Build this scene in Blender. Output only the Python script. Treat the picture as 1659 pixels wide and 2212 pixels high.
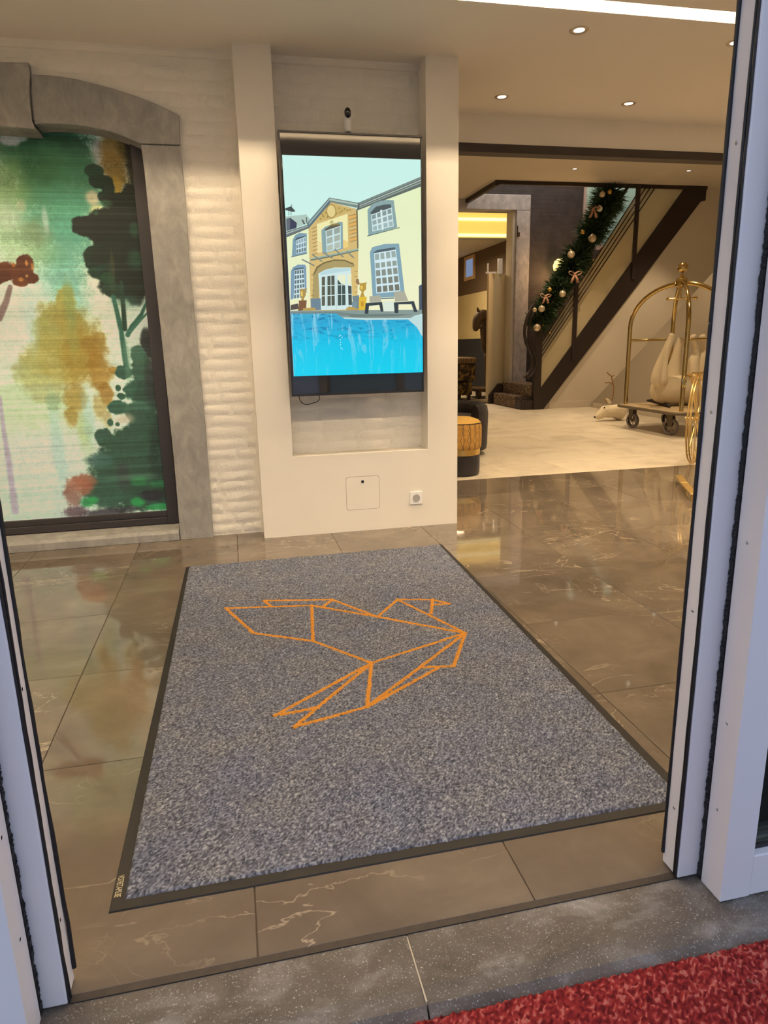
import bpy, bmesh, math, random
import numpy as np
from mathutils import Vector, Matrix

for o in list(bpy.data.objects): bpy.data.objects.remove(o)
S = bpy.context.scene
COL = S.collection
R = random.Random(7)
PI = math.pi

# ------------------------------------------------------------------ camera
cam_d = bpy.data.cameras.new('camera'); cam = bpy.data.objects.new('camera', cam_d); COL.objects.link(cam)
cam_d.sensor_fit = 'HORIZONTAL'; cam_d.sensor_width = 36.0
cam_d.lens = 1473.79 / 1659 * 36.0
cam_d.clip_start = 0.05; cam_d.clip_end = 200
_yaw, _pit, _rol = 0.213616837, 0.243200929, 0.0224497631
_f = Vector((math.sin(_yaw)*math.cos(_pit), math.cos(_yaw)*math.cos(_pit), -math.sin(_pit)))
_r = Vector((math.cos(_yaw), -math.sin(_yaw), 0)); _d = _f.cross(_r)
_r2 = math.cos(_rol)*_r + math.sin(_rol)*_d; _d2 = -math.sin(_rol)*_r + math.cos(_rol)*_d
mw = Matrix((( _r2.x, -_d2.x, -_f.x, 0), (_r2.y, -_d2.y, -_f.y, 0), (_r2.z, -_d2.z, -_f.z, 1.16), (0, 0, 0, 1)))
cam.matrix_world = mw
S.camera = cam

# ------------------------------------------------------------------ world, exposure
W = bpy.data.worlds.new('sky'); S.world = W; W.use_nodes = True
_bg = W.node_tree.nodes['Background']
_bg.inputs['Color'].default_value = (0.66, 0.76, 1.0, 1); _bg.inputs['Strength'].default_value = 1.02
S.view_settings.view_transform = 'Standard'; S.view_settings.look = 'None'
S.view_settings.exposure = 0.0; S.view_settings.gamma = 1.0
S.view_settings.use_curve_mapping = False
WARM = (1.0, 0.74, 0.45)
SPOT_W = 62.0
LED_E = 225.0

# ------------------------------------------------------------------ helpers
def lin(c):
    def f(v):
        v /= 255.0
        return v/12.92 if v <= 0.04045 else ((v+0.055)/1.055)**2.4
    return tuple(f(v) for v in c)

def tagobj(o, label=None, cat=None, group=None, kind=None):
    if label: o['label'] = label
    if cat: o['category'] = cat
    if group: o['group'] = group
    if kind: o['kind'] = kind
    return o

def thing(name, label, cat, loc=(0, 0, 0), group=None, kind=None):
    o = bpy.data.objects.new(name, None); COL.objects.link(o); o.location = loc
    o.empty_display_size = 0.05
    return tagobj(o, label, cat, group, kind)

def link_mesh(name, me, parent=None, label=None):
    o = bpy.data.objects.new(name, me); COL.objects.link(o)
    if parent is not None:
        o.parent = parent
        if parent.type == 'EMPTY': o.location = -parent.location
    if label: o['label'] = label
    return o

class MB:
    def __init__(s): s.v = []; s.f = []; s.c = []
    def add(s, vs, fs):
        b = len(s.v); s.v += [tuple(p) for p in vs]; s.f += [tuple(b+i for i in f) for f in fs]
        return s
    def box(s, x0, x1, y0, y1, z0, z1):
        return s.add([(x0,y0,z0),(x1,y0,z0),(x1,y1,z0),(x0,y1,z0),(x0,y0,z1),(x1,y0,z1),(x1,y1,z1),(x0,y1,z1)],
                     [(0,3,2,1),(4,5,6,7),(0,1,5,4),(1,2,6,5),(2,3,7,6),(3,0,4,7)])
    def hexa(s, P):   # bottom four, top four
        return s.add(P, [(0,3,2,1),(4,5,6,7),(0,1,5,4),(1,2,6,5),(2,3,7,6),(3,0,4,7)])
    def prism(s, poly, axis, a, b):
        # poly in the two other axes (x,z)/(y,z)/(x,y)
        n = len(poly)
        def P(p, t):
            return (t, p[0], p[1]) if axis == 'x' else (p[0], t, p[1]) if axis == 'y' else (p[0], p[1], t)
        vs = [P(p, a) for p in poly] + [P(p, b) for p in poly]
        fs = [tuple(range(n)), tuple(range(2*n-1, n-1, -1))] + [(i, n+i, n+(i+1) % n, (i+1) % n) for i in range(n)]
        return s.add(vs, fs)
    def tube(s, pts, r, n=10, caps=True, closed=False):
        pts = [Vector(p) for p in pts]; m = len(pts)
        rs = r if isinstance(r, (list, tuple)) else [r]*m
        vs = []; up = None
        for i, p in enumerate(pts):
            a = pts[i-1] if (i or closed) else p; b = pts[(i+1) % m] if (i < m-1 or closed) else p
            t = (b-a).normalized()
            if up is None: up = Vector((0,0,1)) if abs(t.z) < .9 else Vector((1,0,0))
            sdv = t.cross(up).normalized(); up = sdv.cross(t).normalized()
            for k in range(n):
                an = 2*PI*k/n
                vs.append(p + rs[i]*(math.cos(an)*sdv + math.sin(an)*up))
        fs = []
        for i in range(m if closed else m-1):
            j = (i+1) % m
            for k in range(n):
                k2 = (k+1) % n; fs.append((i*n+k, i*n+k2, j*n+k2, j*n+k))
        if caps and not closed: fs += [tuple(range(n))[::-1], tuple(range((m-1)*n, m*n))]
        return s.add(vs, fs)
    def lathe(s, prof, c, n=24, axis='z', a0=0, a1=2*PI):
        vs = []; fs = []; m = len(prof)
        for (r, h) in prof:
            for k in range(n):
                an = a0 + (a1-a0)*k/n
                x, y = r*math.cos(an), r*math.sin(an)
                vs.append((c[0]+x, c[1]+y, c[2]+h) if axis == 'z' else (c[0]+h, c[1]+x, c[2]+y) if axis == 'x' else (c[0]+x, c[1]+h, c[2]+y))
        for i in range(m-1):
            for k in range(n):
                k2 = (k+1) % n; fs.append((i*n+k, i*n+k2, (i+1)*n+k2, (i+1)*n+k))
        if prof[0][0] > 1e-6: fs.append(tuple(range(n))[::-1])
        if prof[-1][0] > 1e-6: fs.append(tuple(range((m-1)*n, m*n)))
        return s.add(vs, fs)
    def ball(s, c, r, n=14, sx=1, sy=1, sz=1):
        m = n//2
        prof = [(max(1e-5, r*math.sin(PI*i/m)), -r*math.cos(PI*i/m)) for i in range(m+1)]
        b = len(s.v); s.lathe(prof, (0,0,0), n)
        for i in range(b, len(s.v)):
            x, y, z = s.v[i]; s.v[i] = (c[0]+x*sx, c[1]+y*sy, c[2]+z*sz)
        return s
    def turn(s, cx, cy, a):
        ca, sa = math.cos(a), math.sin(a)
        s.v = [(cx+(p[0]-cx)*ca-(p[1]-cy)*sa, cy+(p[0]-cx)*sa+(p[1]-cy)*ca, p[2]) for p in s.v]; return s
    def mesh(s, name, m=None, smooth=False):
        me = bpy.data.meshes.new(name); me.from_pydata([tuple(map(float, p)) for p in s.v], [], s.f)
        bm = bmesh.new(); bm.from_mesh(me); bmesh.ops.recalc_face_normals(bm, faces=bm.faces[:]); bm.to_mesh(me); bm.free()
        if m is not None: me.materials.append(m)
        if smooth: me.polygons.foreach_set('use_smooth', [True]*len(me.polygons))
        me.update(); return me
    def build(s, name, m, parent=None, smooth=False, bevel=0, label=None, seg=2):
        o = link_mesh(name, s.mesh(name, m, smooth), parent, label)
        if bevel:
            b = o.modifiers.new('bevel', 'BEVEL'); b.width = bevel; b.segments = seg; b.limit_method = 'ANGLE'; b.angle_limit = math.radians(40)
        elif smooth:
            try:
                e = o.modifiers.new('edges', 'EDGE_SPLIT'); e.split_angle = math.radians(50)
            except Exception: pass
        return o

def skinned(name, verts, edges, radii, m, parent=None, sub=2, root=0, label=None):
    me = bpy.data.meshes.new(name); me.from_pydata(verts, edges, [])
    o = bpy.data.objects.new(name, me); COL.objects.link(o)
    sk = o.modifiers.new('skin', 'SKIN'); sk.use_smooth_shade = True
    if not me.skin_vertices:
        bm = bmesh.new(); bm.from_mesh(me); bm.verts.layers.skin.verify(); bm.to_mesh(me); bm.free()
    for i, r in enumerate(radii):
        sv = me.skin_vertices[0].data[i]
        sv.radius = r if isinstance(r, tuple) else (r, r); sv.use_root = (i in root if isinstance(root, list) else i == root)
    sb = o.modifiers.new('sub', 'SUBSURF'); sb.levels = sub; sb.render_levels = sub
    me.materials.append(m)
    if parent is not None:
        o.parent = parent
        if parent.type == 'EMPTY': o.location = -parent.location
    if label: o['label'] = label
    return o

# ---- material node helpers
class NT:
    def __init__(s, name):
        s.m = bpy.data.materials.new(name); s.m.use_nodes = True; s.t = s.m.node_tree
        s.b = s.t.nodes['Principled BSDF']; s.out = s.t.nodes['Material Output']
    def n(s, typ, **kw):
        nd = s.t.nodes.new(typ)
        for k, v in kw.items():
            if k in nd.inputs.keys(): nd.inputs[k].default_value = v
            else: setattr(nd, k, v)
        return nd
    def l(s, a, b): s.t.links.new(a, b)
    def set(s, **kw):
        for k, v in kw.items():
            k = k.replace('_', ' ')
            if isinstance(v, tuple) and len(v) == 3: v = (*v, 1)
            s.b.inputs[k].default_value = v
        return s
    def coord(s, rnd=0, scale=None):
        tc = s.n('ShaderNodeTexCoord'); v = tc.outputs['Object']
        if rnd:
            oi = s.n('ShaderNodeObjectInfo'); mm = s.n('ShaderNodeVectorMath', operation='SCALE')
            cx = s.n('ShaderNodeCombineXYZ'); s.l(oi.outputs['Random'], cx.inputs[0]); s.l(oi.outputs['Random'], cx.inputs[1]); s.l(oi.outputs['Random'], cx.inputs[2])
            s.l(cx.outputs[0], mm.inputs[0]); mm.inputs['Scale'].default_value = rnd
            ad = s.n('ShaderNodeVectorMath', operation='ADD'); s.l(v, ad.inputs[0]); s.l(mm.outputs[0], ad.inputs[1]); v = ad.outputs[0]
        if scale:
            mp = s.n('ShaderNodeMapping'); mp.inputs['Scale'].default_value = scale; s.l(v, mp.inputs[0]); v = mp.outputs[0]
        return v
    def noise(s, v, scale, detail=4, rough=.55, dist=0):
        nd = s.n('ShaderNodeTexNoise'); nd.inputs['Scale'].default_value = scale; nd.inputs['Detail'].default_value = detail
        nd.inputs['Roughness'].default_value = rough; nd.inputs['Distortion'].default_value = dist; s.l(v, nd.inputs['Vector']); return nd.outputs['Fac']
    def ramp(s, fac, stops, interp='LINEAR'):
        nd = s.n('ShaderNodeValToRGB'); cr = nd.color_ramp; cr.interpolation = interp
        while len(cr.elements) > 1: cr.elements.remove(cr.elements[-1])
        for i, (p, c) in enumerate(stops):
            e = cr.elements[0] if i == 0 else cr.elements.new(p)
            e.position = p; e.color = (*c, 1) if len(c) == 3 else c
        s.l(fac, nd.inputs[0]); return nd.outputs[0]
    def mix(s, fac, a, b, mode='MIX'):
        nd = s.n('ShaderNodeMix', data_type='RGBA', blend_type=mode)
        for i, val in ((0, fac), (6, a), (7, b)):
            if hasattr(val, 'links') or hasattr(val, 'is_linked'): s.l(val, nd.inputs[i])
            else: nd.inputs[i].default_value = (*val, 1) if isinstance(val, tuple) and len(val) == 3 else val
        return nd.outputs[2]
    def bump(s, h, strength=.3, dist=.01):
        nd = s.n('ShaderNodeBump'); nd.inputs['Strength'].default_value = strength; nd.inputs['Distance'].default_value = dist
        s.l(h, nd.inputs['Height']); s.l(nd.outputs[0], s.b.inputs['Normal']); return s
    def color(s, c): s.l(c, s.b.inputs['Base Color']); return s

def flat(name, c, rough=.5, metal=0, var=0, vscale=20, bump=0, bscale=200, bdist=.002, spec=None):
    t = NT(name); t.set(Roughness=rough, Metallic=metal)
    v = t.coord()
    if var:
        f = t.noise(v, vscale)
        t.color(t.ramp(f, [(.3, tuple(x*(1-var) for x in c)), (.7, tuple(min(1, x*(1+var)) for x in c))]))
    else: t.set(Base_Color=c)
    if bump: t.bump(t.noise(v, bscale), bump, bdist)
    if spec is not None: t.b.inputs['Specular IOR Level'].default_value = spec
    return t.m

def emit(name, c, e):
    t = NT(name); t.set(Base_Color=(0, 0, 0), Emission_Color=c, Emission_Strength=e); return t.m

# ------------------------------------------------------------------ materials
M = {}
M['plaster'] = flat('plaster_white', (.80, .75, .67), .75, var=.02, vscale=3, bump=.05, bscale=300)
M['ceil'] = flat('ceiling_paint', (.80, .75, .68), .9, var=.01, vscale=2)
M['hallwall'] = flat('hall_paint', (.66, .60, .50), .8, var=.02, vscale=2)
M['brick'] = flat('white_painted_brick', (.83, .78, .69), .72, var=.03, vscale=8, bump=.55, bscale=55, bdist=.008)
M['mortar'] = flat('white_painted_mortar', (.80, .75, .66), .8, var=.03, vscale=12, bump=.6, bscale=60, bdist=.006)
M['steel'] = flat('dark_brown_steel', lin((44, 34, 31)), .45, var=.08, vscale=9)
M['frame'] = flat('dark_mural_frame', lin((50, 47, 49)), .5)
M['black'] = flat('black_plastic', (.012, .012, .014), .35)
M['rubber'] = flat('black_rubber', (.010, .010, .011), .55)
M['alu'] = flat('white_powder_coat', (.70, .69, .72), .38, var=.01, vscale=6)
M['white'] = flat('white_plastic', (.85, .84, .83), .3)
M['screw'] = flat('screw_steel', (.5, .5, .5), .35, 1)
M['brass'] = flat('polished_brass', (.62, .46, .19), .13, 1)
M['gold'] = flat('gold_paint', (.80, .58, .24), .3, .85)
M['chrome'] = flat('lamp_ring_metal', (.55, .48, .40), .3, .9)
M['hot'] = emit('lamp_glow', (1.0, .88, .66), 4.5)
M['led'] = emit('led_strip_glow', (1.0, .775, .50), LED_E)
M['white_tile'] = None

t = NT('brown_marble'); v = t.coord(rnd=37)
base = t.ramp(t.noise(v, 2.6, 6, .6, .6), [(.25, lin((98, 88, 77))), (.5, lin((111, 100, 88))), (.75, lin((128, 116, 102)))])
vs = t.coord(rnd=53, scale=(1.0, 2.3, 1.0))
n1 = t.noise(vs, 1.5, 5, .55, 1.2)
vein = t.ramp(n1, [(.492, (0, 0, 0)), (.4993, (1, 1, 1)), (.5007, (1, 1, 1)), (.508, (0, 0, 0))])
n2 = t.noise(v, 3.1, 3, .5, .8)
vein2 = t.ramp(n2, [(.497, (0, 0, 0)), (.5, (1, 1, 1)), (.503, (0, 0, 0))])
gate = t.ramp(t.noise(v, 1.7, 2), [(.48, (0, 0, 0)), (.66, (.9, .9, .9))])
vsum = t.mix(.6, vein, vein2, 'ADD')
vg = t.mix(1.0, vsum, gate, 'MULTIPLY')
dk = t.ramp(t.noise(v, 1.1, 5, .6, 2.0), [(.35, (.80, .80, .80)), (.6, (1, 1, 1))])
c = t.mix(1.0, base, dk, 'MULTIPLY'); c = t.mix(vg, c, lin((170, 154, 134)))
t.color(c); t.set(Roughness=.045); t.b.inputs['Specular IOR Level'].default_value = .7
t.bump(t.noise(t.coord(), 2.2, 2), .025, .01)
M['brown_tile'] = t.m

t = NT('white_marble'); v = t.coord(rnd=29)
c = t.ramp(t.noise(v, 2.2, 6, .6, .8), [(.28, lin((196, 186, 170))), (.5, lin((224, 213, 194))), (.72, lin((232, 222, 204)))])
t.color(c); t.set(Roughness=.32)
M['white_tile'] = t.m
M['grout'] = flat('floor_grout', lin((88, 72, 55)), .8)
M['grout_pale'] = flat('hall_grout', lin((196, 182, 158)), .8)

def stone_mat(name, a, b, c3, spk, rough=.75, scale=(1, 1, 1), spks=240, spka=.45):
    t = NT(name); v = t.coord(scale=scale)
    n = t.noise(v, 5, 8, .62, .5)
    col = t.ramp(n, [(.3, a), (.5, b), (.7, c3)])
    sp = t.ramp(t.noise(t.coord(), spks, 3, .6), [(.60, (0, 0, 0)), (.72, (spka, spka, spka))])
    col = t.mix(sp, col, spk)
    t.color(col); t.set(Roughness=rough)
    t.bump(t.noise(t.coord(), 45, 6, .65), .35, .004); return t.m
M['bluestone'] = stone_mat('grey_bluestone', lin((132, 130, 128)), lin((148, 146, 143)), lin((166, 163, 158)), lin((196, 190, 180)), scale=(3, 3, 1.7), spka=.25)
M['door_stone'] = stone_mat('dark_door_stone', lin((150, 148, 152)), lin((172, 170, 174)), lin((194, 190, 190)), lin((208, 204, 202)), scale=(2, 2, 1.2))
M['threshold'] = stone_mat('worn_threshold_stone', lin((66, 59, 52)), lin((94, 86, 78)), lin((140, 136, 132)), lin((206, 204, 200)), rough=.6, scale=(1.2, 2, 1), spks=260, spka=.65)
t = NT('dark_brick_paint'); v = t.coord()
bt = t.n('ShaderNodeTexBrick'); bt.inputs['Scale'].default_value = 1.0; bt.inputs['Brick Width'].default_value = .24; bt.inputs['Row Height'].default_value = .07; bt.inputs['Mortar Size'].default_value = .012
mp = t.n('ShaderNodeMapping'); mp.inputs['Rotation'].default_value = (PI/2, 0, 0); t.l(v, mp.inputs[0]); t.l(mp.outputs[0], bt.inputs['Vector'])
t.color(t.ramp(t.noise(v, 6, 5), [(.3, lin((50, 45, 46))), (.7, lin((68, 61, 62)))])); t.set(Roughness=.7); t.bump(t.mix(.5, bt.outputs['Fac'], t.noise(v, 30, 5)), .5, -.01)
M['darkbrick'] = t.m

# ================================================================= SETTING
# ---- main floor of brown marble tiles
def tile_mesh(w, d, m, th=.02, ch=.0012):
    b = MB(); x, y = w/2, d/2
    b.add([(-x,-y,-th),(x,-y,-th),(x,y,-th),(-x,y,-th),(-x,-y,-ch),(x,-y,-ch),(x,y,-ch),(-x,y,-ch),
           (-x+ch,-y+ch,0),(x-ch,-y+ch,0),(x-ch,y-ch,0),(-x+ch,y-ch,0)],
          [(0,1,5,4),(1,2,6,5),(2,3,7,6),(3,0,4,7),(4,5,9,8),(5,6,10,9),(6,7,11,10),(7,4,8,11),(8,9,10,11)])
    return b.mesh('tile', m)

floor = MB().box(-2.4, 4.8, 1.117, 5.475, -.06, -.004).build('floor', M['grout'])
tagobj(floor, 'polished brown marble tile floor of the entrance lobby', 'floor', kind='structure')
TX, TY = .5833, .6
cache = {}
for i in range(-4, 10):
    x0 = -.613 + TX*i; x1 = x0+TX; x0 = max(x0, -2.4); x1 = min(x1, 4.8)
    if x1-x0 < .02: continue
    ys = [1.117] + [1.28+TY*k for k in range(1, 7)] + [5.475]
    for a, b in zip(ys[:-1], ys[1:]):
        key = (round(x1-x0, 3), round(b-a, 3))
        if key not in cache: cache[key] = tile_mesh(key[0]-.0022, key[1]-.0022, M['brown_tile'])
        o = link_mesh('tile', cache[key], floor); o.location = ((x0+x1)/2, (a+b)/2, 0)
hall = MB().box(1.2, 8.8, 5.475, 12.32, -.06, -.004).build('floor', M['grout_pale'])
tagobj(hall, 'pale marble tile floor of the stair hall behind the lobby', 'floor', kind='structure')
cache = {}
for i in range(13):
    x0 = 1.39+.6*i - .25; x1 = min(x0+.6, 8.8); x0 = max(x0, 1.2)
    for k in range(12):
        a = 5.475+.6*k; b = min(a+.6, 12.32)
        if b-a < .02: continue
        key = (round(x1-x0, 3), round(b-a, 3))
        if key not in cache: cache[key] = tile_mesh(key[0]-.0025, key[1]-.0025, M['white_tile'])
        o = link_mesh('tile', cache[key], hall); o.location = ((x0+x1)/2, (a+b)/2, 0)
back_floor = MB().box(2.2, 5.72, 12.32, 18.0, -.06, 0).build('floor', M['white_tile'])
tagobj(back_floor, 'pale floor of the room beyond the stone doorway', 'floor', kind='structure')

# ---- threshold and outside
thr = thing('trim_1', 'worn grey stone threshold in two slabs under the sliding doors', 'threshold', (0, 1.03, -.02), kind='structure')
for (xa, xb) in ((-2.4, .2645), (.2675, 3.2)):
    b = MB(); b.prism([(1.115, -.001), (.985, -.003), (.952, -.009), (.935, -.022), (.925, -.06), (1.115, -.06)], 'x', xa, xb)
    b.build('slab', M['threshold'], thr, bevel=.002)
MB().box(.2645, .2675, .955, 1.115, -.05, -.004).build('grout_line', M['grout_pale'], thr)
MB().box(-.37, .9, 1.1, 1.1165, -.03, .0015).build('door_track', flat('dark_track', lin((52, 44, 38)), .6, var=.2, vscale=60), thr)
ground = MB().box(-8, 8, -8, .925, -.3, -.05).build('ground', flat('outdoor_paving', (.30, .29, .28), .85, var=.1, vscale=4))
tagobj(ground, 'grey paving outside the entrance below the threshold', 'ground', kind='structure')

# red entrance carpet: a tufted sheet
def tuft_sheet(name, x0, x1, y0, y1, step, z, amp, m, seed, parent=None, edge=None):
    nx = int((x1-x0)/step)+1; ny = int((y1-y0)/step)+1
    rg = np.random.default_rng(seed)
    X, Y = np.meshgrid(np.linspace(x0, x1, nx), np.linspace(y0, y1, ny), indexing='ij')
    X = X + rg.uniform(-.35, .35, X.shape)*step; Y = Y + rg.uniform(-.35, .35, Y.shape)*step
    Z = z + rg.uniform(-amp, amp, X.shape)
    # rounded rim, so that the sheet has thickness
    Z[0, :] = z-amp*3; Z[-1, :] = z-amp*3; Z[:, 0] = z-amp*3; Z[:, -1] = z-amp*3
    vs = np.stack([X, Y, Z], -1).reshape(-1, 3)
    idx = np.arange(nx*ny).reshape(nx, ny)
    q = np.stack([idx[:-1, :-1], idx[1:, :-1], idx[1:, 1:], idx[:-1, 1:]], -1).reshape(-1, 4)
    me = bpy.data.meshes.new(name)
    me.vertices.add(len(vs)); me.vertices.foreach_set('co', vs.ravel())
    me.loops.add(q.size); me.loops.foreach_set('vertex_index', q.ravel())
    me.polygons.add(len(q)); me.polygons.foreach_set('loop_start', np.arange(0, q.size, 4)); me.polygons.foreach_set('loop_total', np.full(len(q), 4))
    at = me.color_attributes.new('tuft', 'FLOAT_COLOR', 'POINT')
    r = rg.random(nx*ny); cc = np.stack([r, rg.random(nx*ny), rg.random(nx*ny), np.ones(nx*ny)], -1)
    at.data.foreach_set('color', cc.ravel().astype(np.float32))
    me.update(); me.validate(); me.materials.append(m)
    return link_mesh(name, me, parent)
t = NT('red_loop_carpet'); at = t.n('ShaderNodeAttribute', attribute_name='tuft'); sx = t.n('ShaderNodeSeparateColor'); t.l(at.outputs['Color'], sx.inputs[0])
c = t.ramp(sx.outputs[0], [(.0, lin((70, 20, 22))), (.35, lin((118, 34, 36))), (.68, lin((150, 52, 50))), (.88, lin((186, 110, 98))), (1, lin((104, 66, 54)))])
t.color(c); t.set(Roughness=.95); t.b.inputs['Specular IOR Level'].default_value = .15
M['redcarpet'] = t.m
rc = thing('entrance_carpet', 'red looped carpet outside below the stone threshold', 'carpet', (.5, .4, -.05))
MB().box(-.1, 1.10, -.6, .933, -.05, -.02).build('backing', flat('carpet_backing', lin((88, 22, 26)), .9), rc)
o = tuft_sheet('pile', -.1, 1.10, -.2, .934, .005, -.014, .004, M['redcarpet'], 3, rc); o['kind'] = 'stuff'

# ---- ceiling of the lobby with its light slot
ZC = 2.705
SL0, SL1, SD = 3.386, 3.489, .074     # slot front edge, back edge, depth
b = MB()
S2A, S2B = 2.33, 2.43
S3A, S3B = 1.40, 1.54
b.box(-2.4, 4.8, 1.0, S3A, ZC, ZC+.12); b.box(-2.4, 4.8, S3B, S2A, ZC, ZC+.12); b.box(-2.4, 4.8, S3A, S3B, ZC+SD, ZC+.12); b.box(-2.4, 4.8, S2B, SL0, ZC, ZC+.12); b.box(-2.4, 4.8, S2A, S2B, ZC+SD, ZC+.12); b.box(-2.4, 4.8, SL1, 5.06, ZC, ZC+.12)
b.box(-2.4, 4.8, SL0, SL1, ZC+SD, ZC+.12)
ceil = b.build('ceiling', M['ceil']); tagobj(ceil, 'plain cream ceiling of the lobby', 'ceiling', kind='structure')
MB().box(-2.35, 4.75, SL0+.001, SL0+.013, ZC+SD-.006, ZC+SD-.0005).build('led_strip', M['led'], ceil, label='glowing warm white light strip hidden in the ceiling slot')
MB().box(-2.35, 4.75, 1.402, 1.414, ZC+SD-.006, ZC+SD-.0005).build('led_strip', M['led'], ceil, label='glowing light strip in an added unseen ceiling slot over the doorway')  # added out of view to brighten the niche below the television
MB().box(-2.35, 4.75, 2.374, 2.386, ZC+SD-.006, ZC+SD-.0005).build('led_strip', M['led'], ceil, label='glowing light strip in the second ceiling slot near the entrance')
MB().box(-2.4, 4.8, SL1+.0, SL1+.085, ZC-.0035, ZC).build('slot_edge', M['ceil'], ceil)
hc = MB()
ZH = 3.57
hc.box(1.2, 8.8, 5.13, 10.87, ZH, ZH+.12); hc.box(1.2, 4.28, 10.87, 12.32, ZH, ZH+.12); hc.box(7.98, 8.8, 10.87, 12.32, ZH, ZH+.12)
hceil = hc.build('ceiling', M['hallwall']); tagobj(hceil, 'cream ceiling of the stair hall with its stair opening', 'ceiling', kind='structure')
MB().box(4.2, 8.2, 10.8, 12.5, 5.6, 5.7).build('ceiling', M['hallwall']); tagobj(bpy.context.scene.objects['ceiling.002'], 'upper floor ceiling above the staircase', 'ceiling', kind='structure')

# ---- bulkhead beam and dark steel strip between lobby and hall
bk = MB().box(1.385, 4.8, 5.04, 5.13, 2.515, 3.7).build('wall_bulkhead', M['plaster']); tagobj(bk, 'cream bulkhead dropping from the ceiling between lobby and hall', 'wall', kind='structure')
st = MB().box(1.385, 4.8, 5.034, 5.145, 2.458, 2.516).build('trim_2', M['steel'], bevel=.003); tagobj(st, 'dark brown steel strip along the lower edge of the bulkhead', 'trim', kind='structure')
tr = MB()
tr.box(4.28, 7.99, 10.845, 10.90, 3.515, 3.60); tr.box(4.25, 4.31, 10.87, 12.32, 3.50, 3.59); tr.box(4.24, 4.42, 10.84, 10.91, 3.53, 3.605)
tro = tr.build('trim_3', M['steel'], bevel=.004); tagobj(tro, 'dark steel edging around the stair opening in the hall ceiling', 'trim', kind='structure')

# ---- walls
def wall(name, boxes, m, label):
    b = MB()
    for q in boxes: b.box(*q)
    return tagobj(b.build(name, m), label, 'wall', kind='structure')
wall('wall_left', [(-2.55, -2.4, 1.1, 4.5, -.06, 2.82)], M['plaster'], 'cream left wall of the lobby, out of the picture')
wall('wall_right', [(4.8, 4.95, 1.0, 5.13, -.06, 3.7)], M['plaster'], 'cream right wall of the lobby, out of the picture')
wall('wall_front', [(-4.5, 4.95, 1.02, 1.16, 2.3, 3.2), (-4.5, -1.9, 1.02, 1.16, -.06, 2.3), (2.6, 4.95, 1.02, 1.16, -.06, 2.3)], M['plaster'], 'front facade wall around the entrance doors')
wall('wall_hall_left', [(1.2, 1.385, 4.45, 12.32, -.06, 3.7)], M['hallwall'], 'cream left wall of the stair hall behind the screen wall')
wall('wall_hall_right', [(8.8, 8.95, 5.0, 12.5, -.06, 3.7), (4.8, 8.95, 5.0, 5.13, -.06, 3.7)], M['hallwall'], 'cream right wall of the stair hall')
wall('wall_stairwell', [(4.1, 4.25, 10.87, 12.5, 3.69, 5.7), (8.0, 8.15, 10.87, 12.5, 3.69, 5.7), (4.1, 8.15, 10.75, 10.87, 3.69, 5.7)], M['hallwall'], 'cream walls of the stairwell above the hall ceiling')
# dark back wall of the hall with stone doorway and stair window
wall('wall_back_dark', [(1.2, 4.05, 12.32, 12.62, -.06, 5.7), (4.05, 5.30, 12.32, 12.62, 3.55, 5.7), (5.30, 6.52, 12.32, 12.62, -.06, 5.7),
                        (6.52, 7.75, 12.32, 12.62, -.06, 2.75), (6.52, 7.75, 12.32, 12.62, 4.6, 5.7), (7.75, 8.95, 12.32, 12.62, -.06, 5.7)],
     M['darkbrick'], 'charcoal painted brick wall behind the staircase')

# ---- lobby back wall: white brick strip left of the screen wall, with stone surround
BY = 4.287
MUX0, MUX1 = -1.62, -.39          # opening
b = MB()
b.box(-2.4, MUX0-.02, BY, 4.5, -.06, ZC); b.box(MUX1+.03, 1.385, BY, 4.5, -.06, ZC)
b.box(MUX0-.02, MUX1+.03, BY, 4.5, 2.34, ZC); b.box(-2.4, 1.385, 4.501, 4.60, -.06, ZC+.1)
wb = b.build('wall_back', M['mortar']); tagobj(wb, 'white painted rough brick wall at the back of the lobby', 'wall', kind='structure')
def brick_mesh(k):
    rg = random.Random(100+k); b = MB(); nx, nz = 6, 3
    L, H = .236, .064
    vs = []; fs = []
    for i in range(nx+1):
        for j in range(nz+1):
            ex = i in (0, nx); ez = j in (0, nz)
            x = -L/2 + L*i/nx + rg.uniform(-.006, .006); z = -H/2 + H*j/nz + rg.uniform(-.006, .006)
            y = (.0015 if (ex or ez) else -.0052 + rg.uniform(-.004, .0035))
            vs.append((x, y, z))
    for i in range(nx):
        for j in range(nz):
            a = i*(nz+1)+j; fs.append((a, a+nz+1, a+nz+2, a+1))
    b.add(vs, fs); me = b.mesh('brick', M['brick'], True); return me
bricks = [brick_mesh(k) for k in range(7)]
ROW, BL = .0675, .245
def arch_inside(x, z):      # inside stone surround or opening
    if x > -.168 or x < -1.79: return False
    if z < 2.36: return True
    cxx = -.98
    return z < 2.56 - .28*((x-cxx)/.80)**2
nb = 0
def lay(x0, x1, z0, z1, skip):
    global nb
    z = z0 + ROW/2; r = 0
    while z < z1 - ROW*.4:
        x = x0 - (R.random()*BL)
        while x < x1:
            a, c = max(x, x0), min(x+BL*R.uniform(.85, 1.12), x1)
            if x0 < -1 and z < 2.36 and a < -.185 < c: a = -.185
            if c-a > .05 and not skip((a+c)/2, z, a, c):
                o = link_mesh('brick', bricks[R.randrange(7)], wb)
                o.location = ((a+c)/2, BY-.001, z+R.uniform(-.004, .004)); o.scale = ((c-a-.012)/.232, 1, R.uniform(.92, 1.06)); o.rotation_euler = (0, R.uniform(-.015, .015), 0); nb += 1
            x = max(c, x+.06)
        z += ROW; r += 1
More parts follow.
